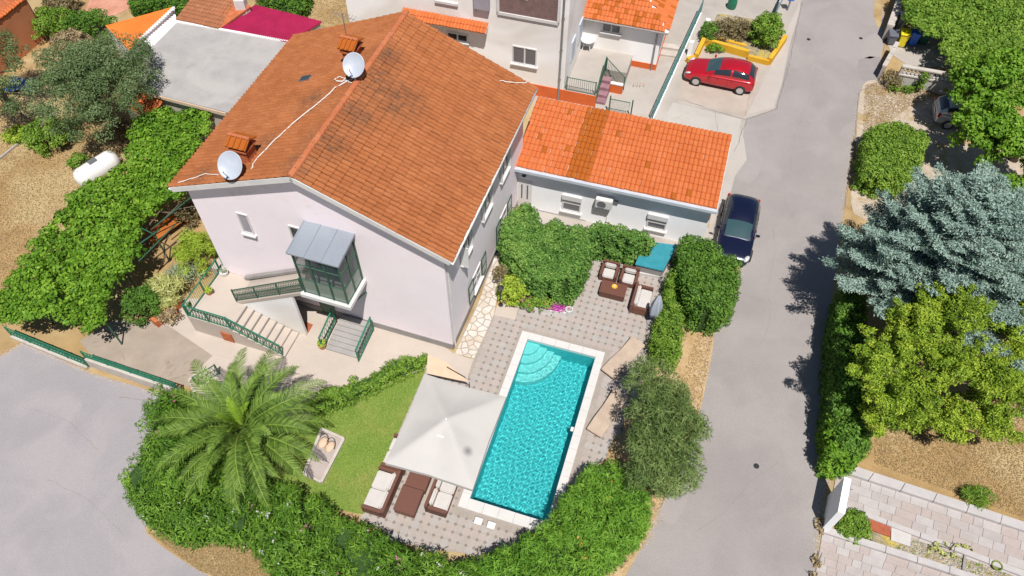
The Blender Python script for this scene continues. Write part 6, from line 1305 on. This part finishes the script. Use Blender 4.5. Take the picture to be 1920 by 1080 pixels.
for kind_, n_, z_ in (('low', 19, 1.95), ('mid', 17, 2.1), ('up', 9, 2.2), ('new', 4, 2.25)):
    for k in range(n_):
        a = 2*math.pi*k/n_+random.uniform(-.14,.14)+{'low':0,'mid':.13,'up':.3,'new':.5}[kind_]; key = [x for x in fm if x[0] == kind_]; o = link('frond', fm[random.choice(key)], palm); o.location = (math.cos(a)*.1, math.sin(a)*.1, z_); o.rotation_euler = (random.gauss(0,.18), random.gauss(0,.07), a); s_ = random.uniform(.88,1.06); o.scale = (s_, s_, s_)
# blue spruce
def conifer(name, label, base, H_, rmax, zlow, leaf, whorls, per, tl=.17, tw=.035):
    rt = T(name, label, 'tree', base); MB().tube([(0,0,-.05),(0,0,H_*.5),(0,0,H_*.96)], .20, 9, .03).obj('trunk', M['bark'], rt, smooth=True)
    Pp, Tn, Nn, C_ = [], [], [], []; br = MB()
    for w_ in range(whorls):
        f = w_/(whorls-1); z0 = zlow+(H_-zlow)*f**.95; rl = rmax*(1-f)**.62*(.84 if w_ % 3 == 1 else 1)+.25; k_ = max(4, int(per*(1-f*.45)))
        for b in range(k_):
            a = 2*math.pi*(b+.37*w_)/k_+RNG.normal(0,.22); L_ = rl*RNG.uniform(.6,1.12); d = np.array([math.cos(a), math.sin(a), 0]); side = np.array([-d[1], d[0], 0]); rise = .15+f*.35+RNG.normal(0,.09); tintb = RNG.normal(0,.07)
            m_ = max(4, int(L_/.13)); br.tube([(0,0,z0), tuple(d*L_*.5+np.array([0,0,z0+L_*.5*rise-.05*L_])), tuple(d*L_+np.array([0,0,z0+L_*rise*.9]))], .03, 4, .008, cap=False)
            for i in range(m_):
                s = (i+.6)/m_; c = d*L_*s+np.array([0,0,z0+L_*s*rise-.10*L_*s*(1-s)]); tlen = (.12+.72*(1-s)**.6*min(1, s*3.2))*min(1, L_/1.6)+.08
                for sg in (-1, 1, 0):
                    td = (d*.75+side*sg*.8+np.array([0,0,.12])); td /= np.linalg.norm(td); q = max(2, int(tlen/.075)); ss = (np.arange(q)+.5)/q*tlen
                    if sg == 0 and s < .8: continue
                    for rep in range(5):
                        pp = c+td*ss[:,None]+RNG.normal(0,.045,(q,3)); dd = np.tile(td, (q,1))+RNG.normal(0,.55,(q,3))*np.array([1,1,.9])+np.array([0,0,.1]); Pp.append(pp); Tn.append(dd); Nn.append(rnd_dirs(q)+np.array([0,0,.9])); C_.append(np.clip(RNG.normal(.5,.2,q)+tintb+.18*ss/tlen, 0, 1))
    Pp, Tn, Nn, C_ = map(np.concatenate, (Pp, Tn, Nn, C_)); k = len(Pp); leafmesh('crown', Pp, Nn, Tn, tl*RNG.uniform(.75,1.25,k), tw*RNG.uniform(.8,1.3,k), C_, LM[leaf], rt); br.obj('branches', M['bark'], rt); return rt
sb = P(1688,608); conifer('blue_spruce', 'tall blue-green spruce with layered branches beside the road', (sb.x, sb.y, 0), 8.6, 4.3, 2.9, 'spruce', 36, 14, .13, .045)
def finger_tree(label, base, blobs, n, leaf, ln=.12, wd=.05, dens=150):
    rt = T('yellow_conifer', label, 'tree', base); b0 = np.array(base); cs, rs, Tn = [], [], []; br = MB(); ctr = np.mean([b[:3] for b in blobs], 0)
    W = np.array([b[3]*b[4] for b in blobs]); W = W/W.sum()
    for _ in range(n):
        b = blobs[RNG.choice(len(blobs), p=W)]; d = rnd_dirs(1)[0]; d[2] = abs(d[2])*.9+.1; d /= np.linalg.norm(d)
        s0 = np.array(b[:3])+d*np.array(b[3:])*.45; s1 = np.array(b[:3])+d*np.array(b[3:])*RNG.uniform(.85,1.15)+np.array([0,0,.15]); L_ = np.linalg.norm(s1-s0)
        k = max(3, int(L_/.17)); r0 = RNG.uniform(.26,.42); bend = RNG.normal(0,.12,3)
        for i in range(k):
            f = i/(k-1); cs.append(tuple(s0+(s1-s0)*f+bend*math.sin(f*3)+RNG.normal(0,.04,3))); rs.append(r0*(1.05-.55*f))
        br.tube([tuple(ctr*.35+s0*.65-b0), tuple(s0-b0), tuple(s1-b0)], .035, 4, .01, cap=False)
    p, nn, t, c = clump_leaves(cs, rs, dens, ln, wd, 1.0, .15, tang=1.1); k = len(p)
    leafmesh('crown', p-b0, nn, t, ln*RNG.uniform(.7,1.3,k), wd*RNG.uniform(.7,1.3,k), c, LM[leaf], rt); br.obj('branches', M['bark'], rt)
    MB().tube([(0,0,-.05), tuple((ctr-b0)*np.array([.3,.3,.6])), tuple((ctr-b0)*.95)], .20, 9, .06).obj('trunk', M['bark'], rt, smooth=True); return rt
finger_tree('large yellow-green conifer in front of the blue spruce', g(1700,800,0), [B(1700,640,3.8,1.8,1.5,1.4), B(1675,735,3.5,1.7,1.5,1.4), B(1790,700,3.4,2.2,1.9,1.5), B(1750,790,1.8,2.1,1.1,1.2), B(1640,695,4.4,1.1,1.1,1.2), B(1650,785,2.7,1.2,.9,1.1), B(1770,600,5.0,1.8,1.3,1.3), B(1700,640,4.6,1.3,1.1,1.1), B(1840,790,2.0,1.4,1.1,1.2)], 165, 'cypress')
finger_tree('yellow-green conifer at the right edge behind the larger one', g(1900,690,0), [B(1895,560,4.0,1.6,1.6,1.5), B(1915,660,3.0,1.7,1.5,1.5), B(1880,740,2.0,1.4,1.3,1.2), B(1960,600,3.6,1.6,1.6,1.4)], 110, 'cypress')
hedge('clipped_hedge', 'dark clipped hedge along the road under the blue spruce', 'hedge', px_poly([(1572,548),(1608,552),(1612,640),(1608,760),(1618,860),(1568,862),(1552,800),(1556,700),(1560,620)], 1.3), 2.4, 'hedge', r=.28, dens=80, ln=.13, wd=.085, hvar=.05)
hedge('clipped_hedge', 'fresh bright green end of the roadside hedge above the paved path', 'hedge', px_poly([(1553,790),(1580,770),(1612,790),(1625,855),(1590,866),(1552,864)], 1.5), 2.02, 'vine', r=.28, dens=80, ln=.16, wd=.10, hvar=.06)
hedge('clipped_hedge', 'square clipped bright green bush beside the gravel drive', 'hedge', px_poly([(1622,248),(1680,240),(1737,258),(1728,300),(1700,345),(1650,352),(1612,335)], .95), 1.55, 'privet', r=.28, dens=85, ln=.14, wd=.085, hvar=.06)
hedge('vine_canopy', 'light green vine growing over a trellis at the top right', 'vine', px_poly([(1690,-30),(2010,-40),(2010,150),(1905,175),(1850,175),(1790,150),(1765,110),(1770,70),(1740,60),(1700,40)], 2.0), .6, 'privet', r=.34, dens=70, ln=.17, wd=.12, hvar=.12, sides=False, base=1.6, squash=.8)
tree('walnut_tree', 'broad-leaved green tree overhanging the silver car', 'tree', g(1900,300,0), [B(1880,150,3.6,2.2,2.0,1.2), B(1850,235,3.0,1.8,1.7,1.2), B(1900,280,2.8,1.9,1.6,1.3), B(1920,360,2.2,1.4,1.3,1.0), B(1830,170,3.0,1.2,1.4,1.0)], 'vine', 190, .42, 65, .20, .12, .2)
shrub('garden_shrub', 'brown-green twiggy shrub in the planter behind the yellow wall', P(1368,55,.7), 1.5, .75, 1.3, 'brown', r=.24, dens=50); shrub('garden_shrub', 'leafy bright green shrub at the road end of the yellow planter', P(1437,58,.9), 1.05, 1.25, 1.8, 'privet', r=.26, dens=80, ln=.16, wd=.09); shrub('garden_shrub', 'small dark green shrub in the fence corner of the yellow planter', P(1330,60,.6), .55, .7, 1.1, 'hedge', r=.2)
shrub('garden_shrub', 'low green plants inside the front of the yellow planter', P(1340,88,.4), .6, .25, .55, 'vine', r=.15); shrub('garden_shrub', 'yellow-green climber on the end of the balustrade wall', P(1800,150,.9), .7, .7, 1.4, 'lime', r=.22); shrub('garden_shrub', 'thin climber hanging over the middle of the balustrade wall', P(1732,150,.9), .22, .45, 1.45, 'privet', r=.14); shrub('garden_shrub', 'dusty creeper at the road end of the balustrade wall', P(1672,150,.4), .5, .7, .8, 'brown', r=.18, dens=45); shrub('garden_shrub', 'low weeds at the foot of the balustrade wall', P(1690,166,.2), .9, .3, .35, 'privet', r=.14, dens=40)
shrub('garden_shrub', 'small fan-leaved shrub on the dry lawn above the paved path', P(1830,932,.3), .75, .4, .5, 'privet', r=.2, ln=.3, wd=.03, tang=2, dens=50); shrub('garden_shrub', 'grey-green palm-like shrub at the right edge', P(1925,730,.6), .8, 1.0, 1.0, 'silver', r=.28, ln=.45, wd=.04, tang=2, dens=40)
gc = px_poly([(1600,950),(1630,968),(1635,1010),(1600,1012),(1562,995)], .2); hedge('ground_cover', 'triangle of bright green ground cover behind the white slab wall', 'ground cover', gc, .4, 'privet', r=.18, dens=110, ln=.12, wd=.06, hvar=.03)
for k, (x, y, s_) in enumerate(((1540,985,.2), (1532,1055,.16), (1528,1085,.16))): shrub('weed', ['dry weed at the foot of the white slab wall','small dry weed between the road and the lower paved path','dry weed at the bottom edge beside the lower paved path'][k], P(x, y, .1), s_, s_*1.6, .22, 'dry', r=.1, dens=60, n=10)
shrub('garden_shrub', 'low plants among the pebbles between the paved paths', P(1780,1030,.1), .9, .3, .25, 'yucca', r=.12, dens=40, n=18)
